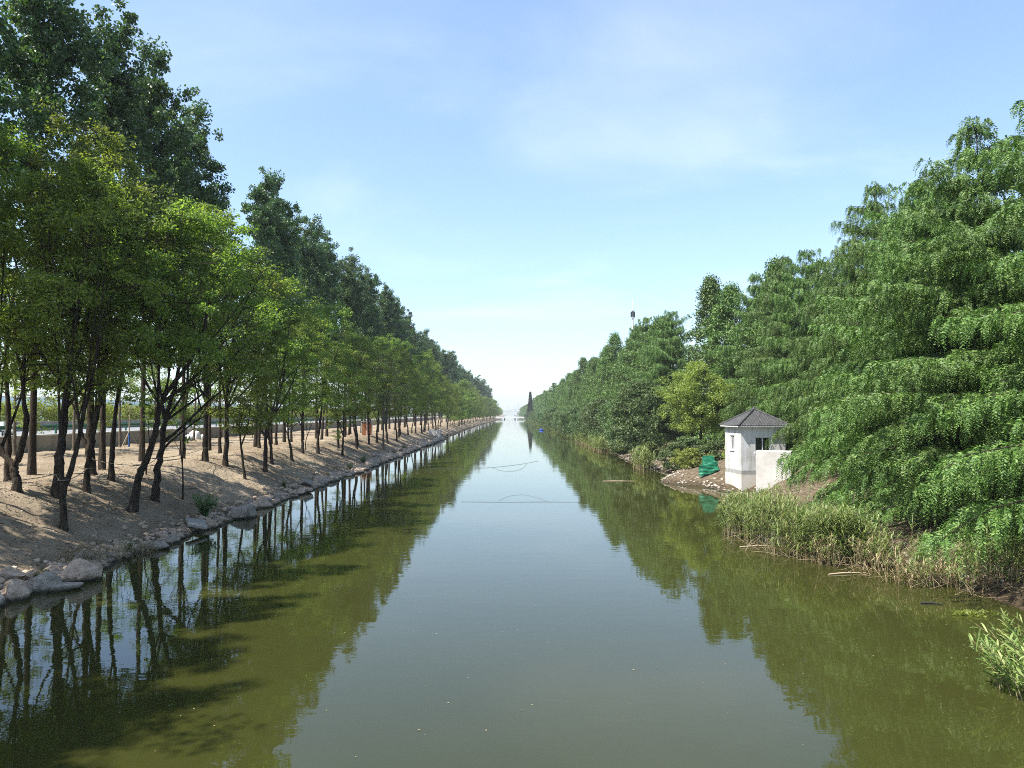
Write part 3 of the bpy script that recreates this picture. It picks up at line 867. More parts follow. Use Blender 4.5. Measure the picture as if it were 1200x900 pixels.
shrub(513, 1.3, 1.6, 'mulberry', 0.18, 'bush between the pump house and the yellow green tree', 18.4, 68.5)
shrub(514, 1.5, 1.9, 'weed', 0.20, 'bush under the leaning large leaved tree, by pale rubble', 15.2, 84.0)
shrub(515, 1.2, 3.2, 'yellowleaf', 0.18, 'upright yellow green shrub against the pump house back corner', 18.6, 62.5, 60)
shrub(516, 1.6, 1.8, 'weed', 0.22, 'low bush at the waterline right of the pale dry reeds', 14.8, 100.5)

# conical tree at the far right end
cc = MB()
rng = np.random.default_rng(77)
n = 2600
s_ = rng.random(n) ** 0.8
an = rng.random(n) * 6.283
rr = 2.6 * (1 - s_) ** 0.9 * (0.55 + 0.45 * rng.random(n)) + 0.05
P = np.stack([rr * np.cos(an), rr * np.sin(an), 0.8 + 20 * s_], 1)
D = unit(np.stack([np.cos(an), np.sin(an), 0.8 + 0 * an], 1) + rng.normal(0, .3, (n, 3)))
cc.leaves(P, D, unit(np.cross(D, rng.normal(0, 1, (n, 3)))), np.full(n, 0.9), np.full(n, 0.45))
tt = MB(); tt.tube([(0, 0, -.3), (0, 0, 10), (0, 0, 20)], [.3, .15, .03], 6)
tree('cypress_tree', (tt, cc), 'bark', 'cypress', 'dark narrow conical tree poking above the far end of the right row', loc=at(15.2, 560))

# saplings and thin trunks on the left flat
sap = broadleaf(520, 4.6, 0.9, 2.2, [([(0, 0, -.3), (.1, 0, 1.0), (.5, 0, 1.9), (1.0, 0, 3.0)], .05), ([(.25, 0, 1.3), (.1, 0, 2.6), (.2, 0, 4)], .03)], 26, 26, 0.15, (0.2, 0.4), nlimb=4, cen=(.6, 0), sides=5)
sp0 = tree('sapling', sap, 'bark', 'camphor', 'crooked bare sapling leaning right beside the bent leaning tree', 'sapling', at(-20.0, 42.5))
copy_thing(sp0, at(-17.3, 41.0), 2.2, (1.1, 1.1, 1.25), 'thin sapling standing at the edge of the large slope shadow')
copy_thing(sp0, at(-19.6, 74), 1.0, (1.1, 1.1, 1.0), 'leafy sapling between the trunks, mid way to the rust orange gate')
sap2 = broadleaf(521, 6.4, 1.3, 1.6, [([(0, 0, -.3), (.05, 0, 1.5), (.1, 0, 3), (0, 0, 5.2)], .06)], 60, 34, 0.17, (0.25, 0.5), nlimb=6, cen=(0, 0), sides=5)
sp1 = tree('young_tree', sap2, 'palebark', 'yellowleaf', 'bright leafed young tree by the road wall near the left picture edge', 'young tree', at(-34.0, 55.0))
for (x, y, s, lab) in [(-33.0, 62.5, 1.05, 'bright leafed young tree in front of the road wall, left of the pale pole'), (-33.5, 75, 1.0, 'bright young tree before the road wall, right of the pale pole'),
                       (-32, 96, 0.9, 'bright young tree near the white sacks heaped at the wall'), (-18.6, 83.5, 0.62, 'bright leafed low young tree on the slope crest left of the rust orange gate'),
                       (-20.5, 121, 0.8, 'bright leafed young tree right behind the rust orange gate'), (-33, 44.5, 1.0, 'bright young tree beside the fork trunked tree, before the wall')]:
    copy_thing(sp1, at(x, y), rnd.uniform(0, 6), (s, s, s), lab)
bt_ = broadleaf(523, 12.0, 3.2, 5.0, None, 170, 7, 0.16, (0.3, 0.7), nlimb=20, r0=0.15)
tree('half_bare_tree', bt_, 'palebark', 'dry', 'half bare tree of reddish brown twigs among green crowns in the waterside row', loc=at(-16.6, 101.5))
# bare looking trunks further back on the flat
thn = broadleaf(522, 12.5, 2.6, 5.0, None, 70, 60, 0.2, (0.4, 0.8), nlimb=7, r0=0.15)
tn0 = tree('slim_tree', thn, 'palebark', 'camphor', 'slim pale barked tree by the wall at the left picture edge', loc=at(-36.2, 56.5))
for j, (x, y, s) in enumerate([(-36.4, 64.5, 1.0), (-35.8, 71.0, 1.0), (-36.3, 79, 1.05), (-36, 88, .95), (-36.2, 98, 1.0), (-36, 110, 1.0), (-36, 124, 1.0)]):
    copy_thing(tn0, at(x, y), rnd.uniform(0, 6), (s, s, s), '%s slim pale barked tree along the road wall from the left edge' % ORD[j + 2])

# trees beyond the low far bridge
for j in range(22):
    y = 785 + j * 26
    for sx in (-1, 1):
        place(con_lo if sx > 0 else cam_lo, j % 2, (sx * (20 + (j % 3)) + (5 if sx < 0 else 0), y, 1.8), j, (1.0, 1.0, 0.9), 'pale hazy tree beyond the low far bridge on the %s bank' % ('left' if sx < 0 else 'right'), 'hazy trees beyond the low far bridge')

# ------------------------------------------------------------------ left side: wall, road, rails, verge
g = MB()
for y0, y1 in zip(range(20, 640, 20), range(40, 660, 20)):
    g.add([(-51.9, y0, 3.648), (-38.5, y0, 3.648), (-38.5, y1, 3.648), (-51.9, y1, 3.648)], [(0, 1, 2, 3)])
tag(g.build('road', M['asphalt']), kind='structure')
r = thing('road_wall', 'long grey concrete retaining wall along the road behind the left trees', 'wall', (-38.0, 0, 0))
g = MB()
for k in range(20, 640, 4):
    g.box((0, k + 2, 2.95), (0.30, 3.985, 1.5))
g.build('wall_panel', M['roadwall'], r)
g = MB(); g.box((0.0, 330, 3.76), (0.40, 620, 0.12)); g.build('coping', M['concrete'], r)
r = thing('guard_rail', 'dark green steel guard rail on posts along the road', 'guard rail', (-38.7, 0, 0))
g = MB()
prof = [(0.0, 4.28), (0.05, 4.33), (0.0, 4.40), (0.0, 4.46), (0.05, 4.53), (0.0, 4.58)]
for (x0, z0), (x1, z1) in zip(prof, prof[1:]):
    g.add([(x0, 20, z0), (x0, 640, z0), (x1, 640, z1), (x1, 20, z1)], [(0, 1, 2, 3)])
    g.add([(x0 - .015, 20, z0), (x1 - .015, 20, z1), (x1 - .015, 640, z1), (x0 - .015, 640, z0)], [(0, 1, 2, 3)])
g.build('rail_beam', M['green_steel'], r)
pg = MB(); pg.box((0, 0, 0.5), (0.12, 0.14, 1.04))
pme = pg.mesh('post', M['green_steel'])
y = 38.0
while y < 300:
    link('post', pme, r, (-0.1, y, 3.64))
    y += 4.0 if y < 150 else 12
r = thing('verge_wall', 'low brownish concrete barrier on the far side of the road', 'wall', (-52.1, 0, 0))
g = MB()
for k in range(20, 640, 6):
    g.box((0, k + 3, 4.12), (0.35, 5.985, 1.1))
g.build('barrier_block', M['roadwall'], r)
r = thing('panel_fence', 'pale blue grey panel fence above the roadside shrubs', 'fence', (-76, 0, 0))
g = MB()
for k in range(30, 640, 3):
    g.box((0, k + 1.5, 6.3), (0.06, 2.88, 3.4))
g.build('panel', M['panel'], r)
g = MB()
for k in range(30, 300, 6):
    g.box((0.08, k, 6.2), (0.12, 0.12, 4.6))
g.build('post', M['steel'], r)
g = MB(); g.box((0.0, 335, 8.08), (0.1, 610, 0.1)); g.build('top_rail', M['steel'], r)
# roadside shrub strip
sb = MB()
rng = np.random.default_rng(5)
C = []
for y in np.arange(50, 420, 1.0):
    for q in range(10):
        C.append((-56.5 + rng.uniform(-1.6, 2.0), y + rng.uniform(-.6, .6), 4.3 + (2.5 + 0.7 * noise.noise(Vector((y * .2, 1, 0)))) * rng.random() ** .8))
leaf_cloud(sb, np.array(C), rng.uniform(0.5, 0.95, len(C)), 48, 0.28, rng, 0.8, 0.4)
tag(sb.build('roadside_shrubbery', M['yellowleaf']), 'bright green strip of roadside shrubs beyond the road barrier', 'shrubs', kind='stuff')

# white sacks against the wall
def sack_mesh(seed, s):
    import bmesh
    bm = bmesh.new()
    bmesh.ops.create_icosphere(bm, subdivisions=3, radius=1.0)
    for v in bm.verts:
        p = v.co.copy()
        k = 1 + 0.22 * noise.noise(p * 1.6 + Vector((seed, 0, 0))) + 0.08 * noise.noise(p * 4 + Vector((0, seed, 0)))
        v.co = Vector((p.x * s[0] * k, p.y * s[1] * k, (p.z * s[2] * k) if p.z > -0.2 else -0.2 * s[2]))
    for f in bm.faces:
        f.smooth = True
    me = bpy.data.meshes.new('sack')
    bm.to_mesh(me); bm.free()
    me.materials.append(M['sack'])
    return me
for k, (x, y, s, lab) in enumerate([(-36.9, 90.5, (0.75, 0.7, 1.0), 'tallest white sack in the heap by the road wall'), (-36.8, 88.2, (0.7, 0.9, 0.55), 'low white sack left of the tallest one by the wall'),
                                    (-36.5, 92.4, (0.6, 0.8, 0.45), 'small white sack right of the tallest one by the wall'), (-36.6, 127.5, (0.7, 1.1, 0.7), 'lone white bundle further along the wall between trunks')]):
    o = link('white_sack', sack_mesh(k * 3.3, s), None, at(x, y, 0.1))
    tag(o, lab, 'sack')
# pale propped pole with blue wrap, dark blue post
r = thing('prop_pole', 'thin pale pole with blue wrapped foot standing before the road wall', 'pole', at(-35.0, 71.0))
g = MB(); g.tube([(0, 0, 1.35), (0.02, 0, 4), (0.05, 0, 7.2)], [.055, .05, .035], 7); g.build('pole', M['bamboo'], r)
g = MB(); g.tube([(0, 0, -.2), (0, 0, 1.36)], [.085, .08], 7); g.build('wrap', M['bluewrap'], r)
g = MB()
for a_ in (0.4, 2.5, 4.4):
    g.tube([(0, 0, 1.5), (0.9 * math.cos(a_), 0.9 * math.sin(a_), -.05)], 0.03, 5)
g.build('brace', M['bamboo'], r)
r = thing('blue_post', 'slim dark blue post between trunks before the road barrier', 'post', at(-34.5, 77.3))
g = MB(); g.tube([(0, 0, -.2), (0, 0, 6.4)], [.06, .05], 8); g.build('pole', M['bluewrap'], r)
g = MB(); g.box((0, 0, 2.9), (.16, .16, .3)); g.build('clamp', M['steel'], r)
# motor scooter parked at the road edge, mostly behind a trunk
r = thing('motor_scooter', 'white and red motor scooter half hidden behind trunks on the road', 'scooter', (-40.2, 62.0, 3.655), R(90))
def wheel(x):
    g = MB()
    ang = np.linspace(0, 2 * np.pi, 19)
    g.tube([(x + .23 * math.cos(q), 0, .26 + .23 * math.sin(q)) for q in ang], .055, 6, False)
    o = g.build('wheel', M['dark'], r)
    g = MB(); g.tube([(x, -.04, .26), (x, .04, .26)], .13, 10); g.build('hub', M['steel'], o)
wheel(-.6); wheel(.6)
g = MB(); g.tube(smooth_line([(.5, 0, .95), (.42, 0, .5), (.15, 0, .30), (-.2, 0, .34), (-.75, 0, .66)], 4), np.interp(np.linspace(0, 1, 17), [0, .3, .5, .75, 1], [.16, .15, .10, .2, .13]), 10)
g.build('body', M['white'], r)
g = MB(); g.tube([(.1 - .2, 0, .72), (-.35, 0, .76), (-.8, 0, .78)], [.11, .15, .1], 8); g.build('seat', M['dark'], r)
g = MB(); g.tube([(.6, 0, .3), (.5, 0, 1.0)], .035, 6); g.tube([(.48, -.33, 1.08), (.5, 0, 1.0), (.48, .33, 1.08)], .025, 6); g.build('handlebar', M['dark'], r)
g = MB(); g.box((-.88, 0, .66), (.06, .26, .12)); g.build('tail_light', M['red'], r)
g = MB(); g.box((-.82, 0, 1.02), (.42, .44, .40)); g.build('top_box', M['white'], r)
# rust orange gate
r = thing('sheet_gate', 'rust orange sheet metal gate between the left bank trunks', 'gate', at(-20.9, 113.0), R(0))
for sx in (-0.36, 0.36):
    g = MB(); g.box((sx, 0, .95), (.62, .05, 1.75))
    for q in range(5):
        g.box((sx - .26 + q * .13, -.035, .95), (.03, .03, 1.73))
    g.build('leaf_panel', M['rust'], r)
g = MB(); g.box((0, 0, 1.0), (.085, .09, 2.1)); g.build('centre_post', M['white'], r)
for sx in (-.74, .74):
    g = MB(); g.box((sx, 0, 1.0), (.1, .1, 2.1)); g.build('post', M['concrete'], r)
g = MB(); g.box((0, 0, 2.12), (1.7, .3, .08)); g.build('lintel', M['concrete'], r)
# drain outlet on the far left bank
r = thing('drain_outlet', 'concrete drain outlet with dark mouth cut into the far left bank', 'drain', (-16.6, 172.0, 0))
g = MB(); g.box((0, 1.3, .9), (2.6, .3, 2.0)); g.build('wing_wall', M['concrete'], r)
g = MB(); g.box((0, -1.3, .9), (2.6, .3, 2.0)); g.build('wing_wall', M['concrete'], r)
g = MB(); g.box((-1.1, 0, 1.75), (.35, 2.29, .5)); g.build('headwall', M['concrete'], r)
g = MB(); g.box((-1.2, 0, .72), (.2, 2.29, 1.5)); g.build('mouth', M['dark'], r)  # solid panel; the shade inside the drain is put into its dark colour
# low rope between the trunks
def sag(p, q, s, n=7):
    p, q = np.array(p), np.array(q)
    return [p + (q - p) * k / n + np.array([0, 0, -s * 4 * (k / n) * (1 - k / n)]) for k in range(n + 1)]
rp = [(-21.8, 31.0, 2.75), (-19.55, 33.3, 2.9), (-17.55, 30.45, 2.9), (-19.3, 35.3, 3.0), (-21.7, 39.8, 3.25), (-17.05, 35.45, 3.15), (-17.45, 38.2, 3.3), (-20.5, 52.0, 3.2)]
g = MB()
for p, q in zip(rp, rp[1:]):
    g.tube(sag(p, q, 0.12), 0.017, 5)
for p in rp[1:]:
    g.tube([(p[0] + .22 * math.cos(q), p[1] + .22 * math.sin(q), p[2]) for q in np.linspace(0, 6.283, 13)], .02, 5, False)
tag(g.build('rope', M['rope']), 'thin rope strung low from trunk to trunk across the near left trees', 'rope')

# ------------------------------------------------------------------ rocks along the left waterline
def rock_mesh(seed, sq=(1, 1, 0.75), name='boulder', m='stone', cuts=9):
    import bmesh
    rg = random.Random(seed)
    bm = bmesh.new()
    bmesh.ops.create_icosphere(bm, subdivisions=1, radius=1.25)
    for q in range(cuts + 2):
        d = Vector((rg.gauss(0, 1), rg.gauss(0, 1), rg.gauss(0, .9))).normalized()
        k = rg.uniform(0.62, 0.92)
        r_ = bmesh.ops.bisect_plane(bm, geom=bm.verts[:] + bm.edges[:] + bm.faces[:], plane_co=d * k, plane_no=d, clear_outer=True)
        es = [e for e in r_['geom_cut'] if isinstance(e, bmesh.types.BMEdge)]
        if es:
            bmesh.ops.contextual_create(bm, geom=es)
    bmesh.ops.remove_doubles(bm, verts=bm.verts[:], dist=0.06)
    bmesh.ops.bevel(bm, geom=bm.edges[:], offset=0.07, segments=2, profile=0.6, affect='EDGES')
    bmesh.ops.triangulate(bm, faces=bm.faces[:])
    bmesh.ops.subdivide_edges(bm, edges=bm.edges[:], cuts=1, use_grid_fill=True)
    for v in bm.verts:
        p = v.co
        n_ = p.normalized()
        p = p + n_ * (0.05 * noise.noise(p * 2.2 + Vector((seed, 0, 0))) + 0.03 * noise.noise(p * 6 + Vector((0, seed, 0))))
        v.co = Vector((p.x * sq[0], p.y * sq[1], p.z * sq[2]))
    bmesh.ops.recalc_face_normals(bm, faces=bm.faces[:])
    for f in bm.faces:
        f.smooth = True
    for e in bm.edges:
        if len(e.link_faces) == 2 and e.calc_face_angle(0) > 0.35:
            e.smooth = False
    me = bpy.data.meshes.new(name)
    bm.to_mesh(me); bm.free()
    me.materials.append(M[m])
    return me
big = [(-14.9, 22.0, 0.62, 0.1, 'greystone', (1.05, .9, .72), 'large smooth grey boulder at the left picture edge by the water'),
       (-15.6, 21.2, 0.62, 0.0, 'stone', (.8, .9, .75), 'brownish boulder cut by the left picture edge'),
       (-14.45, 23.2, 0.46, 0.9, 'stone', (.95, .9, .9), 'reddish squarish boulder right of the large smooth grey one'),
       (-14.1, 24.2, 0.44, 0.3, 'greystone', (1.1, .8, .85), 'blocky grey brown boulder between the reddish and the tilted pink one'),
       (-13.95, 25.6, 0.56, 0.55, 'stone', (1.05, .7, .85), 'big tilted pinkish slab boulder with a flat lit face'),
       (-15.5, 24.6, 0.36, 0.2, 'stone', (1.2, .8, .65), 'small pink rounded stone lying above the reddish boulder'),
       (-13.6, 24.3, 0.36, 0.7, 'greystone', (1.3, .8, .35), 'flat pale stone at the water below the blocky boulder'),
       (-14.0, 41.0, 0.62, 0.2, 'greystone', (1.1, .9, .8), 'big pale rounded boulder beside the green plant on the bank'),
       (-14.4, 45.5, 0.50, 0.8, 'stone', (1.2, .8, .7), 'brown boulder just past the big pale rounded one'),
       (-14.3, 31.5, 0.42, 0.4, 'greystone', (1.5, .8, .5), 'long low grey stone at the water before the tilted concrete slab')]
for k, (x, y, s, rz, m, sq, lab) in enumerate(big):
    o = link('boulder', rock_mesh(30 + k, sq, 'boulder', m, 8), None, (x + wob_left(y), y, max(0.02, ground_z(x + wob_left(y), y)) + 0.16 * s), rz)
    o.scale = (s * 1.12, s * 1.12, s * 1.12)
    tag(o, lab, 'boulder')
pro = []
for k in range(8):
    me = rock_mesh(60 + k, (1.2, .85, .6), 'stone', 'stone' if k % 2 else 'greystone', 8)
    pro.append(me)
G_ST = 'stones along the left waterline'
y = 20.5
nst = 0
while y < 230 and nst < 288:
    for q in range(2):
        dx_ = rnd.uniform(-0.1, 1.1) if q else rnd.uniform(-0.2, .5)
        x = -14.45 - dx_ + wob_left(y)
        s = rnd.choice((.13, .17, .21, .26, .32, .40)) * (1.0 + max(0, y - 35) / 95)
        me = pro[rnd.randrange(8)]
        o = link('stone', me, None, (x, y + rnd.uniform(-.3, .3), max(-0.02, ground_z(x, y)) + s * 0.12), rnd.uniform(0, 6.28))
        o.scale = (s, s, s * rnd.uniform(.8, 1.2))
        o.rotation_euler = (rnd.uniform(-.4, .4), rnd.uniform(-.4, .4), rnd.uniform(0, 6.28))
        tag(o, 'ordinary small stone in the loose line of stones along the left waterline', 'stone', G_ST)
        nst += 1
    y += (0.55 if y < 50 else 0.85 if y < 100 else 2.2)
# concrete slabs lying on the stones
for (x, y, dim, rx, ry, rz, lab) in [(-14.6, 36.0, (0.85, 1.5, .12), R(6), R(13), R(28), 'flat grey concrete slab tilted towards the water among the stones'),
                                     (-15.0, 56.5, (0.7, 1.8, .3), R(-14), R(24), R(20), 'broken concrete beam tilted on the bank past the big pale boulder')]:
    g = MB(); g.box((0, 0, 0), dim)
    o = g.build('concrete_slab', M['roadwall'], None, (x + wob_left(y), y, 0.42))
    o.rotation_euler = (rx, ry, rz)
    md = o.modifiers.new('edge', 'BEVEL'); md.width = 0.025; md.segments = 2
    tag(o, lab, 'slab')
# fine rubble
rb = MB()
rng = np.random.default_rng(11)
import bmesh as _bm
ico = []
for k in range(3):
    me = rock_mesh(90 + k, (1, .9, .7), 'pebble', 'stone', 6)
    bmx = _bm.new(); _bm.ops.create_icosphere(bmx, subdivisions=1, radius=1.0)
    ico.append((np.array([tuple(v.co * (1 + .3 * noise.noise(v.co * 2 + Vector((k, 0, 0))))) for v in bmx.verts]), np.array([[v.index for v in f.verts] for f in bmx.faces])))
    bmx.free(); bpy.data.meshes.remove(me)
for q in range(5200):
    yy_ = 19 + 140 * rng.random() ** 1.6
    xx = -14.3 - abs(rng.normal(0, 0.7)) + wob_left(yy_)
    s = rng.uniform(.03, .12) * (1 + yy_ / 120)
    v, f = ico[q % 3]
    an = rng.random() * 6.28
    M2 = np.array([[math.cos(an), -math.sin(an), 0], [math.sin(an), math.cos(an), 0], [0, 0, .7]])
    rb.add(v @ M2.T * s + np.array((xx, yy_, ground_z(xx, yy_) + .2 * s)), f)
for q in range(1800):                       # clods over the left slope and flat
    yy_ = 22 + 70 * rng.random() ** 1.4
    xx = -15 - 12 * rng.random()
    s = rng.uniform(.012, .05)
    v, f = ico[q % 3]
    rb.add(v * s + np.array((xx, yy_, ground_z(xx, yy_) + .2 * s)), f)
tag(rb.build('rubble', M['stone']), 'fine stone chips and clods scattered over the left bank', 'rubble', kind='stuff')
rb = MB()
for q in range(900):
    yy_ = 50 + 52 * rng.random()
    xx = 13.4 + abs(rng.normal(0, 1.2)) + wob_right(yy_)
    s = rng.uniform(.03, .16)
    v, f = ico[q % 3]
    rb.add(v * s * np.array([1, 1, .7]) + np.array((xx, yy_, ground_z(xx, yy_) + .2 * s)), f)
for q in range(500):
    yy_ = 24 + 27 * rng.random()
    xx = 14.2 + abs(rng.normal(0, 1.6))
    s = rng.uniform(.02, .09)
    v, f = ico[q % 3]
    rb.add(v * s + np.array((xx, yy_, ground_z(xx, yy_) + .2 * s)), f)
tag(rb.build('rubble', M['greystone']), 'pale broken rubble along the right shore by the dirt spit', 'rubble', kind='stuff')

lt_ = MB()
n = 9000
P = []
for q in range(n):
    yy_ = 20 + 75 * rng.random() ** 1.5
    xx = -14.8 - 9 * rng.random()
    P.append((xx, yy_, ground_z(xx, yy_) + .012))
P = np.array(P)
an = rng.random(n) * 6.283
D = np.stack([np.cos(an), np.sin(an), rng.normal(0, .25, n)], 1)
S = np.stack([-np.sin(an), np.cos(an), rng.normal(0, .25, n)], 1)
l_ = rng.uniform(.05, .15, n)
lt_.leaves(P, unit(D), unit(S), l_, l_ * .5, .15)
for q in range(420):
    yy_ = 20 + 60 * rng.random() ** 1.5
    xx = -15.0 - 6 * rng.random()
    an_ = rng.random() * 6.283
    ll = rng.uniform(.15, .8)
    a0 = np.array((xx, yy_, ground_z(xx, yy_) + .02)); b0 = a0 + np.array((ll * math.cos(an_), ll * math.sin(an_), 0))
    b0[2] = ground_z(b0[0], b0[1]) + .03
    lt_.tube([a0, (a0 + b0) / 2 + np.array([0, 0, .02]), b0], .008, 4)
tag(lt_.build('leaf_litter', M['litter']), 'fallen leaves and twigs strewn over the left bank', 'leaf litter', kind='stuff')
# weeds on the left bank
def weed(seed, n, h, L, leaf='weed'):
    rg = np.random.default_rng(seed)
    st, lv = MB(), MB()
    for k in range(n):
        an, ln = rg.random() * 6.28, h * rg.uniform(.6, 1.1)
        out_ = rg.uniform(.25, .9) * ln
        Q = smooth_line([(0, 0, -.05), (out_ * .35 * math.cos(an), out_ * .35 * math.sin(an), ln * .5), (out_ * math.cos(an), out_ * math.sin(an), ln)], 5)
        st.tube(Q, np.linspace(.012, .004, len(Q)), 4, False)
        m = 26
        idx = rg.integers(2, len(Q), m)
        P = Q[idx] + rg.normal(0, .06, (m, 3))
        D = unit(rg.normal(0, 1, (m, 3)) + np.array([math.cos(an), math.sin(an), .2]))
        S = unit(np.cross(D, rg.normal(0, .4, (m, 3)) + np.array([0, 0, 1])))
        l_ = L * rg.uniform(.6, 1.2, m)
        lv.leaves(P, D, S, l_, l_ * .5, .1)
    return st, lv
def weed_thing(seed, n, h, L, x, y, label, group=None, leaf='weed', name='weed_clump'):
    st, lv = weed(seed, n, h, L)
    r = thing(name, label, 'weed', at(x, y), 0, group)
    st.build('stalk', M['weed'], r)
    lv.build('foliage', M[leaf], r)
    return r
weed_thing(1, 34, 1.05, .16, -15.2, 38.5, 'leafy dark green plant between the tilted slab and the pale boulder', leaf='mulberry')
w1 = weed_thing(2, 12, .5, .11, -15.6, 53.5, 'small green weed on the bank before the broken concrete beam')
for k, (x, y) in enumerate([(-15.4, 66), (-15.2, 73), (-15.5, 81), (-15.2, 90), (-15.3, 101), (-15.6, 114), (-15.2, 128), (-15.3, 150), (-15.4, 161), (-15.5, 181), (-15.2, 188)]):
    copy_thing(w1, at(x + wob_left(y), y), k, (.8 + .3 * (k % 3),) * 3, 'low green weed clump further along the left waterline stones', 'weeds along the left waterline')
weed_thing(3, 8, .4, .08, -14.9, 30.3, 'tiny bright weed among stones before the tilted slab')
weed_thing(5, 8, .36, .08, -15.2, 25.3, 'tiny weed sprouting beside the small pink stone')
# dry grass above the tilted pink boulder
def dry_tuft(seed, n, h, spread):
    rg = np.random.default_rng(seed)
    g = MB()
    for k in range(n):
        an = rg.random() * 6.28
        b0 = np.array([rg.normal(0, spread), rg.normal(0, spread), 0])
        o_ = h * rg.uniform(.3, 1.2)
        z_ = h * rg.uniform(.15, .9)
        Q = smooth_line([b0, b0 + np.array([o_ * .4 * math.cos(an), o_ * .4 * math.sin(an), z_]), b0 + np.array([o_ * math.cos(an), o_ * math.sin(an), z_ * rg.uniform(.3, 1.1)])], 4)
        g.tube(Q, np.linspace(.009, .003, len(Q)), 3, False)
    return g
for k, (x, y, n_, h, s_, lab) in enumerate([(-15.3, 27.6, 170, .55, .5, 'matted dry grass tuft behind the tilted pink boulder'), (-14.6, 31.0, 60, .5, .25, 'pale dry grass tuft hanging over the water past the pink boulder'), (-15.0, 29.5, 110, .45, .5, 'dark matted dry grass further up from the long low stone')]):
    tag(dry_tuft(k, n_, h, s_).build('dry_grass_tuft', M['dry'], None, at(x, y)), lab, 'dry grass')

# ------------------------------------------------------------------ pump house
HX, HY, HR, HS = 16.25, 54.0, R(4.0), 3.2
EZ, BZ = 4.58, 1.52        # eaves and band heights
house = thing('pump_house', 'small white tiled pump house with grey tiled pyramid roof at the water', 'pump house', (HX, HY, 0), HR)
tm, t, b = mat('white_tile')
v = objco(t)
bt = N(t, 'ShaderNodeTexBrick')
bt.inputs['Scale'].default_value = 1.0
bt.inputs['Brick Width'].default_value = 0.24; bt.inputs['Row Height'].default_value = 0.065; bt.inputs['Mortar Size'].default_value = 0.006
sx_ = N(t, 'ShaderNodeSeparateXYZ'); t.links.new(v, sx_.inputs[0])
ad = N(t, 'ShaderNodeMath', operation='ADD'); t.links.new(sx_.outputs['X'], ad.inputs[0]); t.links.new(sx_.outputs['Y'], ad.inputs[1])
cb_ = N(t, 'ShaderNodeCombineXYZ'); t.links.new(ad.outputs[0], cb_.inputs[0]); t.links.new(sx_.outputs['Z'], cb_.inputs[1])
t.links.new(cb_.outputs[0], bt.inputs['Vector'])
bt.inputs['Color1'].default_value = (0.74, 0.74, 0.74, 1); bt.inputs['Color2'].default_value = (0.66, 0.66, 0.67, 1); bt.inputs['Mortar'].default_value = (0.50, 0.50, 0.50, 1)
st_ = ramp(t, noise_tex(t, objco(t, (1, 1, .3)), 2.2, 7), [(0.32, (0.62, 0.60, 0.55)), (0.55, (1, 1, 1))])
t.links.new(mixc(t, 1.0, bt.outputs[0], st_, 'MULTIPLY'), b.inputs['Base Color'])
b.inputs['Roughness'].default_value = 0.45
bump(t, b, bt.outputs['Fac'], -0.3, 0.006)
def house_wall(g, axis_, pos_, a0, a1, z0, z1, hole=None, out_=1, depth=.14):
    """a vertical wall face at axis position with a recessed opening"""
    def P(a, z, d=0):
        return (a, pos_ + out_ * d, z) if axis_ == 'x' else (pos_ + out_ * d, a, z)
    def quad(p):
        g.add(p, [(0, 1, 2, 3)])
    if hole is None:
        quad([P(a0, z0), P(a1, z0), P(a1, z1), P(a0, z1)]); return
    h0, h1, y0, y1 = hole
    quad([P(a0, z0), P(a1, z0), P(a1, y0), P(a0, y0)])
    quad([P(a0, y1), P(a1, y1), P(a1, z1), P(a0, z1)])
    quad([P(a0, y0), P(h0, y0), P(h0, y1), P(a0, y1)])
    quad([P(h1, y0), P(a1, y0), P(a1, y1), P(h1, y1)])
    for q in ([(h0, y0), (h1, y0)], [(h1, y0), (h1, y1)], [(h1, y1), (h0, y1)], [(h0, y1), (h0, y0)]):
        quad([P(*q[0]), P(*q[1]), P(*q[1], depth), P(*q[0], depth)])
WR = (1.02, 2.10, 2.78, 3.86)        # window in the camera-facing wall
WL = (1.35, 2.15, 2.90, 3.95)        # window in the canal wall
g = MB()
house_wall(g, 'x', 0.0, 0, HS, BZ, EZ, WR)
house_wall(g, 'y', 0.0, 0, HS, BZ, EZ, WL)
house_wall(g, 'x', HS, 0, HS, BZ, EZ)
house_wall(g, 'y', HS, 0, HS, BZ, EZ)
g.build('tiled_wall', tm, house)
bd = noisy('grey_band', [(0.3, (0.24, 0.235, 0.22)), (0.7, (0.40, 0.39, 0.37))], 3, 0.9, 0.2, .01)
g = MB(); g.box((HS / 2, HS / 2, BZ - .15), (HS - .01, HS - .01, .30)); g.build('grey_band', bd, house)
fd = noisy('foundation_render', [(0.3, (0.50, 0.45, 0.39)), (0.6, (0.62, 0.58, 0.53)), (0.8, (0.70, 0.68, 0.65))], 1.2, 0.9, 0.3, .01, 8)
g = MB(); g.box((HS / 2, HS / 2, .36), (HS + .02, HS + .02, 1.72)); g.build('foundation', fd, house)
g = MB(); g.box((HS / 2 - .1, HS / 2 - .05, -.4), (HS + .3, HS + .25, .75)); g.build('footing', M['greystone'], house)
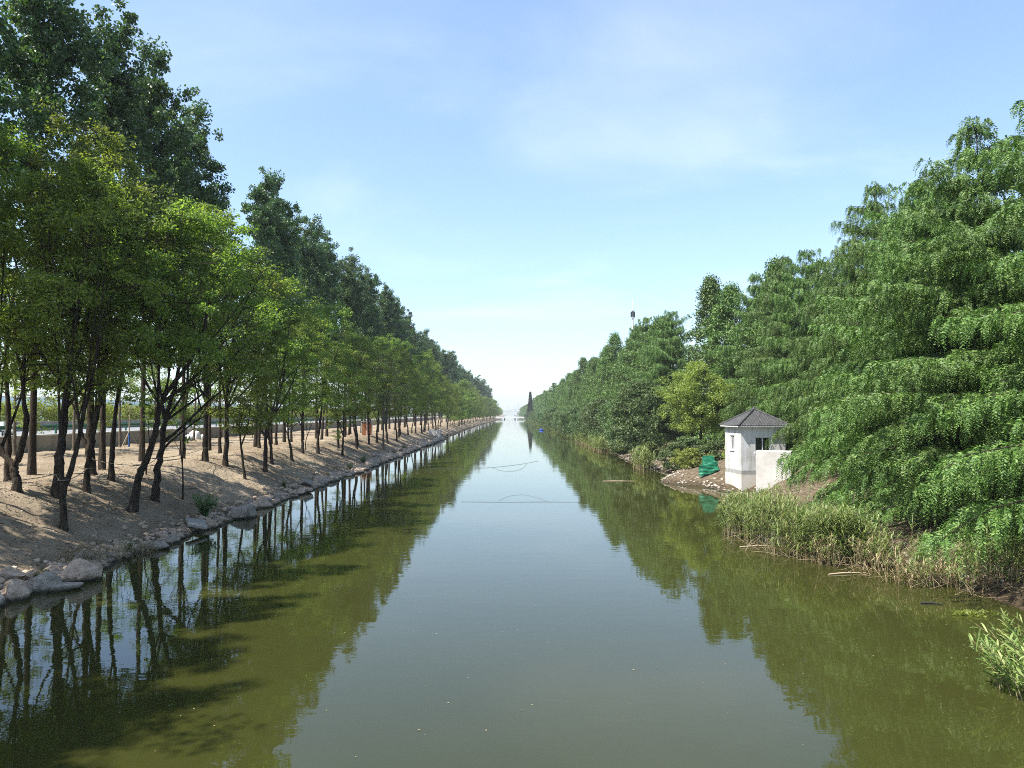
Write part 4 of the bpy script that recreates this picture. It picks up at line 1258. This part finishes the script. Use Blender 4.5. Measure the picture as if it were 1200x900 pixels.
# roof
OV, RH = 0.30, 1.2
rf = noisy('roof_tile', [(0.3, (0.036, 0.036, 0.036)), (0.55, (0.064, 0.064, 0.064)), (0.8, (0.115, 0.115, 0.114))], 5, 0.75, 0.2, .01, spec=.3)
half = HS / 2 + OV
g = MB()
nu, nv = 96, 40
for q in range(4):
    ca, sa = math.cos(q * math.pi / 2), math.sin(q * math.pi / 2)
    VV = []
    for jv in range(nv + 1):
        vv = jv / nv
        for ju in range(nu + 1):
            u_ = -half + 2 * half * ju / nu
            lim = half * (1 - vv)
            u_ = max(-lim, min(lim, u_))
            row = (vv * 9) % 1.0
            ridge = .030 * abs(math.cos(math.pi * u_ / 0.20)) * (1 if abs(u_) < lim - .02 else .2)
            stepz = 0.035 * (1 - row)
            d = half * (1 - vv)
            lx, ly, lz = u_, -d, EZ + .05 + RH * vv + ridge + stepz * (1 if vv < .99 else 0)
            VV.append((HS / 2 + lx * ca - ly * sa, HS / 2 + lx * sa + ly * ca, lz))
    k = np.arange(nu * nv)
    a = (k // nu) * (nu + 1) + k % nu
    g.add(VV, np.stack([a, a + 1, a + nu + 2, a + nu + 1], 1), False)
roof = g.build('roof', rf, house)
for q in range(4):
    an = q * math.pi / 2 + math.pi / 4
    g = MB()
    rd = half * math.sqrt(2)
    pts = [(HS / 2 + rd * (1 - k / 9) * math.cos(an), HS / 2 + rd * (1 - k / 9) * math.sin(an), EZ + .10 + RH * k / 9) for k in range(10)]
    for p, q2 in zip(pts, pts[1:]):
        g.tube([p, q2], [.085, .072], 8)
    g.build('ridge_cap', rf, roof)
g = MB(); g.tube([(HS / 2, HS / 2, EZ + RH), (HS / 2, HS / 2, EZ + RH + .16), (HS / 2, HS / 2, EZ + RH + .26)], [.15, .12, .05], 10); g.build('finial', rf, roof)
g = MB(); g.box((HS / 2, HS / 2, EZ + .025), (half * 2 - .04, half * 2 - .04, .06)); g.build('soffit', M['white'], house)
gl, t, b = mat('window_glass')
b.inputs['Base Color'].default_value = (0.02, 0.022, 0.025, 1); b.inputs['Roughness'].default_value = 0.05  # opaque pane: the unlit room behind is put into its dark colour
def win(rect, axis_, bars):
    a0, a1, z0, z1 = rect
    def bx_(g, a, z, sa_, sz_, d, dep):
        if axis_ == 'x': g.box((a, d, z), (sa_, dep, sz_))
        else: g.box((d, a, z), (dep, sa_, sz_))
    wnd = MB(); bx_(wnd, (a0 + a1) / 2, (z0 + z1) / 2, a1 - a0 - .02, z1 - z0 - .02, .115, .03)
    o = wnd.build('window', gl, house)
    fr = MB()
    for a in (a0 + .03, a1 - .03): bx_(fr, a, (z0 + z1) / 2, .06, z1 - z0 - .004, .085, .05)
    for z in (z0 + .03, z1 - .03): bx_(fr, (a0 + a1) / 2, z, a1 - a0 - .124, .056, .083, .05)
    for k in range(bars): bx_(fr, a0 + (a1 - a0) * (k + 1) / (bars + 1), (z0 + z1) / 2, .055, z1 - z0 - .124, .081, .05)
    fr.build('frame', M['white'], o)
    sl = MB(); bx_(sl, (a0 + a1) / 2, z0 - .03, a1 - a0 + .12, .06, -.02, .10); sl.build('sill', M['white'], o)
win(WR, 'x', 1)
win(WL, 'y', 1)
# concrete block in front
g = MB(); g.box((0, 0, 0), (2.25, 1.0, 2.9))
o = g.build('concrete_block', M['concrete'], None, (17.62, 51.2, 1.60), R(-28))
md = o.modifiers.new('edge', 'BEVEL'); md.width = 0.03; md.segments = 2
tag(o, 'plain pale concrete block wall in front of the pump house window', 'concrete block')
# green tarpaulin draped on the shore
tpm, t, b = mat('green_sheet')
t.links.new(ramp(t, noise_tex(t, objco(t), 4, 5), [(.3, (0.004, 0.095, 0.046)), (.7, (0.010, 0.165, 0.085))]), b.inputs['Base Color'])
b.inputs['Roughness'].default_value = 0.5
tarp_scale = 0.88
tarp = thing('green_tarpaulin', 'crumpled green tarpaulin draped beside the pump house at the shore', 'tarpaulin', (15.45, 60.2, ground_z(15.45, 60.2) - .25))
def cloth(p00, p10, p11, p01, amp, seed, n=26, th=.012):
    p00, p10, p11, p01 = map(np.array, (p00, p10, p11, p01))
    nrm = unit(np.cross(p10 - p00, p01 - p00))
    VV = []
    for j in range(n + 1):
        for i_ in range(n + 1):
            u_, v_ = i_ / n, j / n
            p = (p00 * (1 - u_) + p10 * u_) * (1 - v_) + (p01 * (1 - u_) + p11 * u_) * v_
            k = amp * (noise.noise(Vector((u_ * 2.2 + v_ * 3.5, v_ * 1.2 - u_, seed))) + .5 * noise.noise(Vector((u_ * 7 + v_ * 5, v_ * 3, seed + 5))))
            k += amp * .35 * abs(math.sin(7 * (u_ * .8 + v_)))
            VV.append(p + nrm * k)
    VV = np.array(VV)
    k = np.arange(n * n)
    a = (k // n) * (n + 1) + k % n
    F = np.stack([a, a + 1, a + n + 2, a + n + 1], 1)
    g = MB()
    g.add(VV, F, True)
    g.add(VV - nrm * th, F[:, ::-1], True)
    return g
cloth((-.9, -.85, .05), (.95, -.35, .55), (.9, .15, 1.35), (-.85, -.25, .95), .2, 1.0).build('front_sheet', tpm, tarp)
cloth((-.55, -.05, .80), (.85, .2, 1.15), (.70, .65, 1.85), (-.30, .45, 1.82), .07, 4.0).build('upper_sheet', tpm, tarp)
tarp.scale = (tarp_scale,) * 3
# pale low wall behind the yellow green tree
g = MB(); g.box((0, 0, .45), (10.0, .3, .95))
o = g.build('low_wall', M['concrete'], None, at(28.5, 104.0), R(6))
tag(o, 'pale low wall seen between the two dark trunks', 'wall')

# ------------------------------------------------------------------ reeds
def reed_bed(mb, st, spots, rng, h, lean=0.25, blades=9, L=0.55, W=0.028):
    for (x, y, z) in spots:
        hh_ = h * rng.uniform(.55, 1.12)
        an = rng.random() * 6.28
        ln = lean * hh_ * rng.random()
        top = np.array([x + ln * math.cos(an), y + ln * math.sin(an), z + hh_])
        base = np.array([x, y, z - .15])
        mid = (base + top) / 2 + np.array([0, 0, .1 * hh_]) - np.array([ln * .2 * math.cos(an), ln * .2 * math.sin(an), 0])
        Q = smooth_line([base, mid, top], 4)
        st.tube(Q, np.linspace(.011, .004, len(Q)), 3, False)
        f = np.sort(rng.uniform(.18, 1.0, blades))
        idx = f * (len(Q) - 1)
        i0 = np.minimum(idx.astype(int), len(Q) - 2)
        P = Q[i0] + (Q[i0 + 1] - Q[i0]) * (idx - i0)[:, None]
        aa = rng.random(blades) * 6.28
        D1 = unit(np.stack([np.cos(aa) * .75, np.sin(aa) * .75, rng.uniform(.4, 1.2, blades)], 1))
        D2 = unit(D1 + np.array([0, 0, -1.0]) * rng.uniform(.4, 1.3, (blades, 1)))
        S = unit(np.cross(D1, np.array([0, 0, 1.0])))
        l_ = (L * rng.uniform(.6, 1.25, blades))[:, None]
        w_ = (W * rng.uniform(.8, 1.3, blades))[:, None]
        A, B_ = P, P + D1 * l_ * .5
        T = B_ + D2 * l_ * .55
        vv = np.stack([A - S * w_ * .35, A + S * w_ * .35, B_ + S * w_ * .5, B_ - S * w_ * .5, T], 1).reshape(-1, 3)
        o_ = np.arange(blades)[:, None] * 5
        mb.add(vv, o_ + np.array([[0, 1, 2, 3]]))
        mb.add(vv, o_ + np.array([[3, 2, 4]]))
rng = np.random.default_rng(21)
EDGE_F = [(22.5, 14.9), (23.6, 13.6), (24.5, 12.6), (26.8, 12.0), (29.5, 10.9), (31.0, 9.6), (35.4, 9.7), (40, 11.5), (47, 13.6), (53, 15.0)]
def edge(y_):
    return lerp_pts(EDGE_F, y_)
green_, dry_ = [], []
while len(green_) < 820:
    y_ = 28.5 + 17 * rng.random() ** 1.6
    x_ = edge(y_) + rng.random() ** 1.3 * (3.6 if y_ > 29.5 else 2.0)
    if x_ > 15.6: continue
    if noise.noise(Vector((x_ * .9, y_ * .6, 2.2))) < .0: continue
    green_.append((x_, y_, max(-.02, ground_z(x_, y_))))
while len(dry_) < 190:
    y_ = 30.5 - 6.3 * rng.random() ** 1.2
    x_ = edge(y_) + rng.random() ** 1.4 * 1.9
    if noise.noise(Vector((x_ * 1.1, y_ * 1.1, 6.2))) < .05: continue
    dry_.append((x_, y_, max(-.02, ground_z(x_, y_))))
bank_ = []
while len(bank_) < 230:
    y_ = rng.uniform(20.5, 28.5)
    x_ = edge(y_) + .8 + rng.random() * 3.2
    if noise.noise(Vector((x_ * .8, y_ * .8, 9.2))) < -.1: continue
    bank_.append((x_, y_, max(-.02, ground_z(x_, y_))))
mb, st = MB(), MB()
reed_bed(mb, st, bank_, rng, 1.3, .35, 10, .52, .030)
reed_bed(mb, st, [p for p in green_ if p[1] < 37.5], rng, 1.75, .3, 11, .66, .032)
reed_bed(mb, st, [p for p in green_ if p[1] >= 37.5], rng, 0.95, .3, 9, .45, .03)
reed_bed(mb, st, dry_[::2], rng, 1.15, .55, 8, .42, .026)
rd_ = thing('green_reeds', 'tall green reed bed in the water before the pump house', 'reeds')
tag(rd_, kind='stuff')
mb.build('blades', M['reed'], rd_)
st.build('stalks', M['dry'], rd_)
mb, st = MB(), MB()
reed_bed(mb, st, dry_, rng, 1.0, 1.0, 5, .36, .022)
for q in range(150):       # broken, fallen stalks
    y_ = rng.uniform(23.0, 33)
    x_ = edge(y_) - .35 + rng.random() * 2.2
    an = rng.random() * 6.28
    l_ = rng.uniform(.4, 1.5)
    z_ = max(0.02, ground_z(x_, y_) + .02)
    st.tube([(x_, y_, z_), (x_ + l_ * .5 * math.cos(an), y_ + l_ * .5 * math.sin(an), z_ + rng.uniform(.02, .45)), (x_ + l_ * math.cos(an), y_ + l_ * math.sin(an), z_ + rng.uniform(0, .5))], [.010, .009, .004], 3, False)
rd_ = thing('dry_reeds', 'tangled dry broken reeds under the feathery conifers at the shore', 'reeds')
tag(rd_, kind='stuff')
mb.build('blades', M['dry'], rd_)
st.build('stalks', M['dry'], rd_)
# pale reeds at the far right waterline
mb, st = MB(), MB()
spots = []
for q in range(700):
    y_ = rng.uniform(110, 150); x_ = 13.4 + wob_right(y_) + rng.uniform(-.6, 1.0)
    spots.append((x_, y_, max(0, ground_z(x_, y_))))
for q in range(130):
    y_ = rng.uniform(74, 79); x_ = 12.6 + wob_right(y_) + rng.uniform(-.2, 1.0)
    spots.append((x_, y_, max(0, ground_z(x_, y_))))
reed_bed(mb, st, spots, rng, 1.9, .3, 7, .8, .07)
rd_ = thing('pale_reeds', 'pale mixed reeds along the right waterline beyond the large leaved trees', 'reeds')
tag(rd_, kind='stuff')
mb.build('blades', M['reed'], rd_)
st.build('stalks', M['dry'], rd_)
bb = MB()
rng = np.random.default_rng(41)
C = []
y_ = 118.0
while y_ < 640:
    for q in range(5):
        C.append((14.0 + wob_right(y_) + rng.uniform(-.5, 1.8), y_ + rng.uniform(-.6, .6), rng.uniform(.15, 1.5)))
    y_ += .9 + y_ * .003
C = np.array(C)
leaf_cloud(bb, C, rng.uniform(.45, .9, len(C)), 26, 0.3, rng)
tag(bb.build('waterside_undergrowth', M['weed']), 'green undergrowth lining the far right waterline under the trees', 'undergrowth', kind='stuff')
# near reed clumps at the lower right
def big_reed(seed, n, h, lab, loc, dirx):
    rg = np.random.default_rng(seed)
    lv, st = MB(), MB()
    for k in range(n):
        an = dirx + rg.normal(0, .75)
        hh_ = h * rg.uniform(.55, 1.1)
        ln = hh_ * rg.uniform(.25, .95)
        b0 = np.array([rg.normal(0, .28), rg.normal(0, .35), -.1])
        Q = smooth_line([b0, b0 + np.array([ln * .3 * math.cos(an), ln * .3 * math.sin(an), hh_ * .55]), b0 + np.array([ln * math.cos(an), ln * math.sin(an), hh_])], 6)
        st.tube(Q, np.linspace(.010, .004, len(Q)), 5, False)
        m = 18
        for q in range(m):
            f = .22 + .78 * q / m
            ix = f * (len(Q) - 1); i0 = min(int(ix), len(Q) - 2)
            p = Q[i0] + (Q[i0 + 1] - Q[i0]) * (ix - i0)
            tg = unit(Q[i0 + 1] - Q[i0])
            sd = unit(np.cross(tg, np.array([0, 0, 1.0]) + rg.normal(0, .25, 3))) * (1 if q % 2 else -1)
            d1 = unit(tg * .75 + sd * .7 + rg.normal(0, .15, 3) + np.array([0, 0, .15]))
            l_ = .42 * rg.uniform(.7, 1.2) * (1.05 - .45 * f)
            w_ = .019 * rg.uniform(.8, 1.25)
            pts = [p, p + d1 * l_ * .4, p + d1 * l_ * .75 + np.array([0, 0, -.05 * l_]), p + d1 * l_ * 1.05 + np.array([0, 0, -.22 * l_])]
            s2 = unit(np.cross(d1, np.array([0, 0, 1.0]) + rg.normal(0, .3, 3)))
            wd = [.5, 1.0, .7, .02]
            vv = []
            for pp, ww in zip(pts, wd):
                vv += [pp - s2 * w_ * ww, pp + s2 * w_ * ww]
            lv.add(vv, [(0, 1, 3, 2), (2, 3, 5, 4), (4, 5, 7, 6)], True)
    r = thing('reed_clump', lab, 'reed clump', loc)
    lv.build('blades', M['reed'], r)
    st.build('stalks', M['dry'], r)
    return r
big_reed(31, 30, 1.2, 'near clump of arching reeds at the lower right picture edge', (10.15, 15.0, 0), R(165))
big_reed(32, 20, 1.1, 'reed clump just behind the near arching one at the right edge', (11.4, 16.9, 0), R(170))
# floating leafy plant
g = MB()
rng = np.random.default_rng(9)
n = 150
P = np.stack([rng.normal(0, .26, n), rng.normal(0, .13, n), rng.uniform(.0, .03, n)], 1)
D = unit(np.stack([rng.normal(0, 1, n), rng.normal(0, 1, n), rng.uniform(.2, 1.2, n)], 1))
S = unit(np.cross(D, rng.normal(0, .3, (n, 3)) + np.array([0, 0, 1])))
g.leaves(P, D, S, rng.uniform(.07, .13, n), rng.uniform(.06, .10, n), .15)
aa = np.linspace(0, 2 * np.pi, 24, endpoint=False)
g.add(np.concatenate([[(0, 0, .012)], np.stack([.42 * np.cos(aa) * (1 + .15 * np.sin(3 * aa)), .20 * np.sin(aa), 0 * aa + .004], 1)]), [(0, k + 1, (k + 1) % 24 + 1) for k in range(24)])
tag(g.build('floating_plant', M['yellowleaf'], None, (12.65, 21.3, .01)), 'small bright green plant floating on the water near the right shore', 'water plant')
# floating sticks
for k, (x, y, an, l_, lab) in enumerate([(10.3, 32.0, .12, 1.6, 'pale stick floating left of the green reeds'), (8.9, 63.0, .05, 2.6, 'pale branch floating off the tip of the dirt spit'), (11.6, 26.6, .2, 1.4, 'thin pale stick floating before the dry reeds'), (12.2, 22.4, -.15, .6, 'short dark twig floating near the small floating plant')]):
    g = MB(); g.tube([(-l_ / 2, 0, 0), (-l_ * .1, .05, .012), (l_ / 2, -.02, .0)], [.025, .03, .012], 6)
    g.tube([(0, 0.03, .01), (l_ * .18, .14, .06)], [.014, .006], 5)
    tag(g.build('floating_stick', M['dark'] if k == 3 else M['bamboo'], None, (x, y, .02), an), lab, 'stick')
# fallen leaves and flecks on the water
g = MB()
n = 260
P = np.stack([rng.uniform(-9, 12, n), 9 + 34 * rng.random(n) ** 1.5, np.full(n, .012)], 1)
an = rng.random(n) * 6.28
D = np.stack([np.cos(an), np.sin(an), np.zeros(n)], 1)
S = np.stack([-np.sin(an), np.cos(an), np.zeros(n)], 1)
l_ = rng.uniform(.015, .05, n)
g.leaves(P, D, S, l_, l_ * .7, .1)
tag(g.build('floating_leaves', M['dry']), 'tiny dry leaves and flecks drifting on the dark water', 'leaves', kind='stuff')
# lines across the canal
def floatline(pts, r_, lab):
    g = MB(); g.tube(smooth_line(pts, 8), r_, 5)
    tag(g.build('float_line', M['wetrope'], None, (0, 0, 0)), lab, 'rope')
floatline([(-3.0, 48.3, .015), (0, 48.0, .015), (2.2, 48.2, .02), (4.4, 47.9, .015)], .0065, 'nearer dark rope lying straight across the canal surface')
floatline([(-.7, 48.6, .015), (0.0, 51.6, .015), (1.0, 52.4, .015), (1.8, 50.6, .015), (2.4, 48.5, .015)], .0045, 'faint curved rope loop just beyond the nearer straight rope')
floatline([(-8.0, 77.5, .02), (-4, 78.0, .02), (-1.6, 79.2, .02), (1.2, 84.0, .02), (3.4, 90.0, .02)], .010, 'farther dark rope slanting across the canal towards the right bank')
floatline([(-1.8, 79.0, .02), (-.9, 74.8, .02), (0.3, 74.0, .02), (1.2, 77.0, .02), (1.9, 84.2, .02)], .008, 'slack rope loop hanging off the farther slanting rope')
# blue drum by the right bank
r = thing('blue_float', 'small blue plastic float at the far right waterline', 'float', (10.6, 255.0, 0.18), R(10))
g = MB(); g.tube([(-.62, 0, 0), (-.55, 0, 0), (.55, 0, 0), (.62, 0, 0)], [.22, .36, .36, .22], 14); g.build('drum', M['bluedrum'], r)
for q in (-.3, .3):
    g = MB(); g.tube([(q - .03, 0, 0), (q + .03, 0, 0)], .385, 14); g.build('band', M['bluedrum'], r)

# ------------------------------------------------------------------ far structures
r = thing('low_bridge', 'low white bridge crossing the canal at its far end', 'bridge', (0, 750, 0))
g = MB(); g.box((0, 0, 1.75), (38, 5, .9)); g.build('deck', M['white'], r)
for sx in (-4.6, 5.4):
    g = MB(); g.box((sx, 0, .2), (1.1, 4.4, 2.2)); g.build('pier', M['dark'], r)
g = MB()
for yy_ in (-2.4, 2.4):
    g.box((0, yy_, 2.75), (38, .12, .12))
    for k in range(20): g.box((-19 + 2 * k, yy_, 2.48), (.12, .1, .55))
g.build('railing', M['white'], r)
r = thing('high_bridge', 'higher hazy road bridge beyond the low one', 'bridge', (0, 1380, 0))
g = MB(); g.box((0, 0, 9.3), (220, 9, 1.5)); g.build('deck', M['concrete'], r)
g = MB()
for yy_ in (-4.3, 4.3):
    g.box((0, yy_, 12.2), (220, .3, .25))
    for k in range(23): g.box((-110 + 10 * k, yy_, 11.1), (.3, .28, 2.1))
g.build('railing', M['steel'], r)
for k in range(8):
    g = MB(); g.box((-105 + 30 * k, 0, 4), (1.8, 6, 9.1)); g.build('pier', M['concrete'], r)
# telecom mast
mast = thing('telecom_mast', 'red and white telecom mast rising behind the right bank trees', 'mast', (35.3, 219, 1.9))
for k in range(10):
    z0, z1 = k * 3.1, (k + 1) * 3.1
    g = MB(); r_0, r_1 = .55 - .03 * k, .55 - .03 * (k + 1)
    g.tube([(0, 0, z0 + .002), (0, 0, z1)], [r_0, r_1], 10); g.build('mast_section', M['red'] if k in (1, 3, 5) else M['white'], mast)
g = MB()
g.tube([(0, 0, 31.0), (0, 0, 31.15)], .62, 14); g.tube([(0, 0, 33.0), (0, 0, 33.12)], .5, 14); g.tube([(0, 0, 31.15), (0, 0, 33.4)], .2, 8)
for z_ in (22.5, 24.5, 26.5, 28.5): g.box((.4, 0, z_), (.4, .12, .3))
g.build('platform', M['steel'], mast)
for q in range(6):
    an = q * 1.047
    g = MB(); g.box((.52 * math.cos(an), .52 * math.sin(an), 32.05), (.2, .24, 1.5), an); g.build('antenna', M['dark'], mast)
g = MB(); g.tube([(0, 0, 33.4), (0, 0, 36.6)], [.12, .05], 8); g.build('lightning_rod', M['white'], mast)
# far lattice pylons
for (x, y, H, lab) in [(18.0, 1560, 27, 'faint lattice pylon in the haze above the far bridges'), (10.8, 1480, 17, 'shorter faint lattice pylon left of the taller one')]:
    r = thing('pylon', lab, 'pylon', (x, y, 2))
    g = MB()
    wd = lambda z_: 1.5 * (1 - z_ / H) + .3
    for sx in (-1, 1):
        for sy in (-1, 1):
            g.tube([(sx * wd(0), sy * wd(0), 0), (sx * wd(H), sy * wd(H), H)], .14, 4)
    for k in range(10):
        z0, z1 = H * k / 10, H * (k + 1) / 10
        for sy in (-1, 1):
            g.tube([(-wd(z0), sy * wd(z0), z0), (wd(z1), sy * wd(z1), z1)], .08, 4)
            g.tube([(wd(z0), sy * wd(z0), z0), (-wd(z1), sy * wd(z1), z1)], .08, 4)
    g.build('lattice', M['steel'], r)
    g = MB()
    for z_ in (.72, .86): g.box((0, 0, H * z_), (5.5, .4, .35))
    g.build('cross_arm', M['steel'], r)

# ------------------------------------------------------------------ haze
hm = bpy.data.materials.new('air')
hm.use_nodes = True
t = hm.node_tree
t.nodes.clear()
o_ = N(t, 'ShaderNodeOutputMaterial')
pv = N(t, 'ShaderNodeVolumePrincipled')
pv.inputs['Color'].default_value = (0.86, 0.92, 1.0, 1)
pv.inputs['Density'].default_value = 0.00018
pv.inputs['Anisotropy'].default_value = 0.0
t.links.new(pv.outputs[0], o_.inputs['Volume'])
g = MB(); g.box((0, 1255, 18), (5100, 2790, 46))
hz = g.build('haze', hm)
hz.display_type = 'WIRE'
tag(hz, kind='stuff')
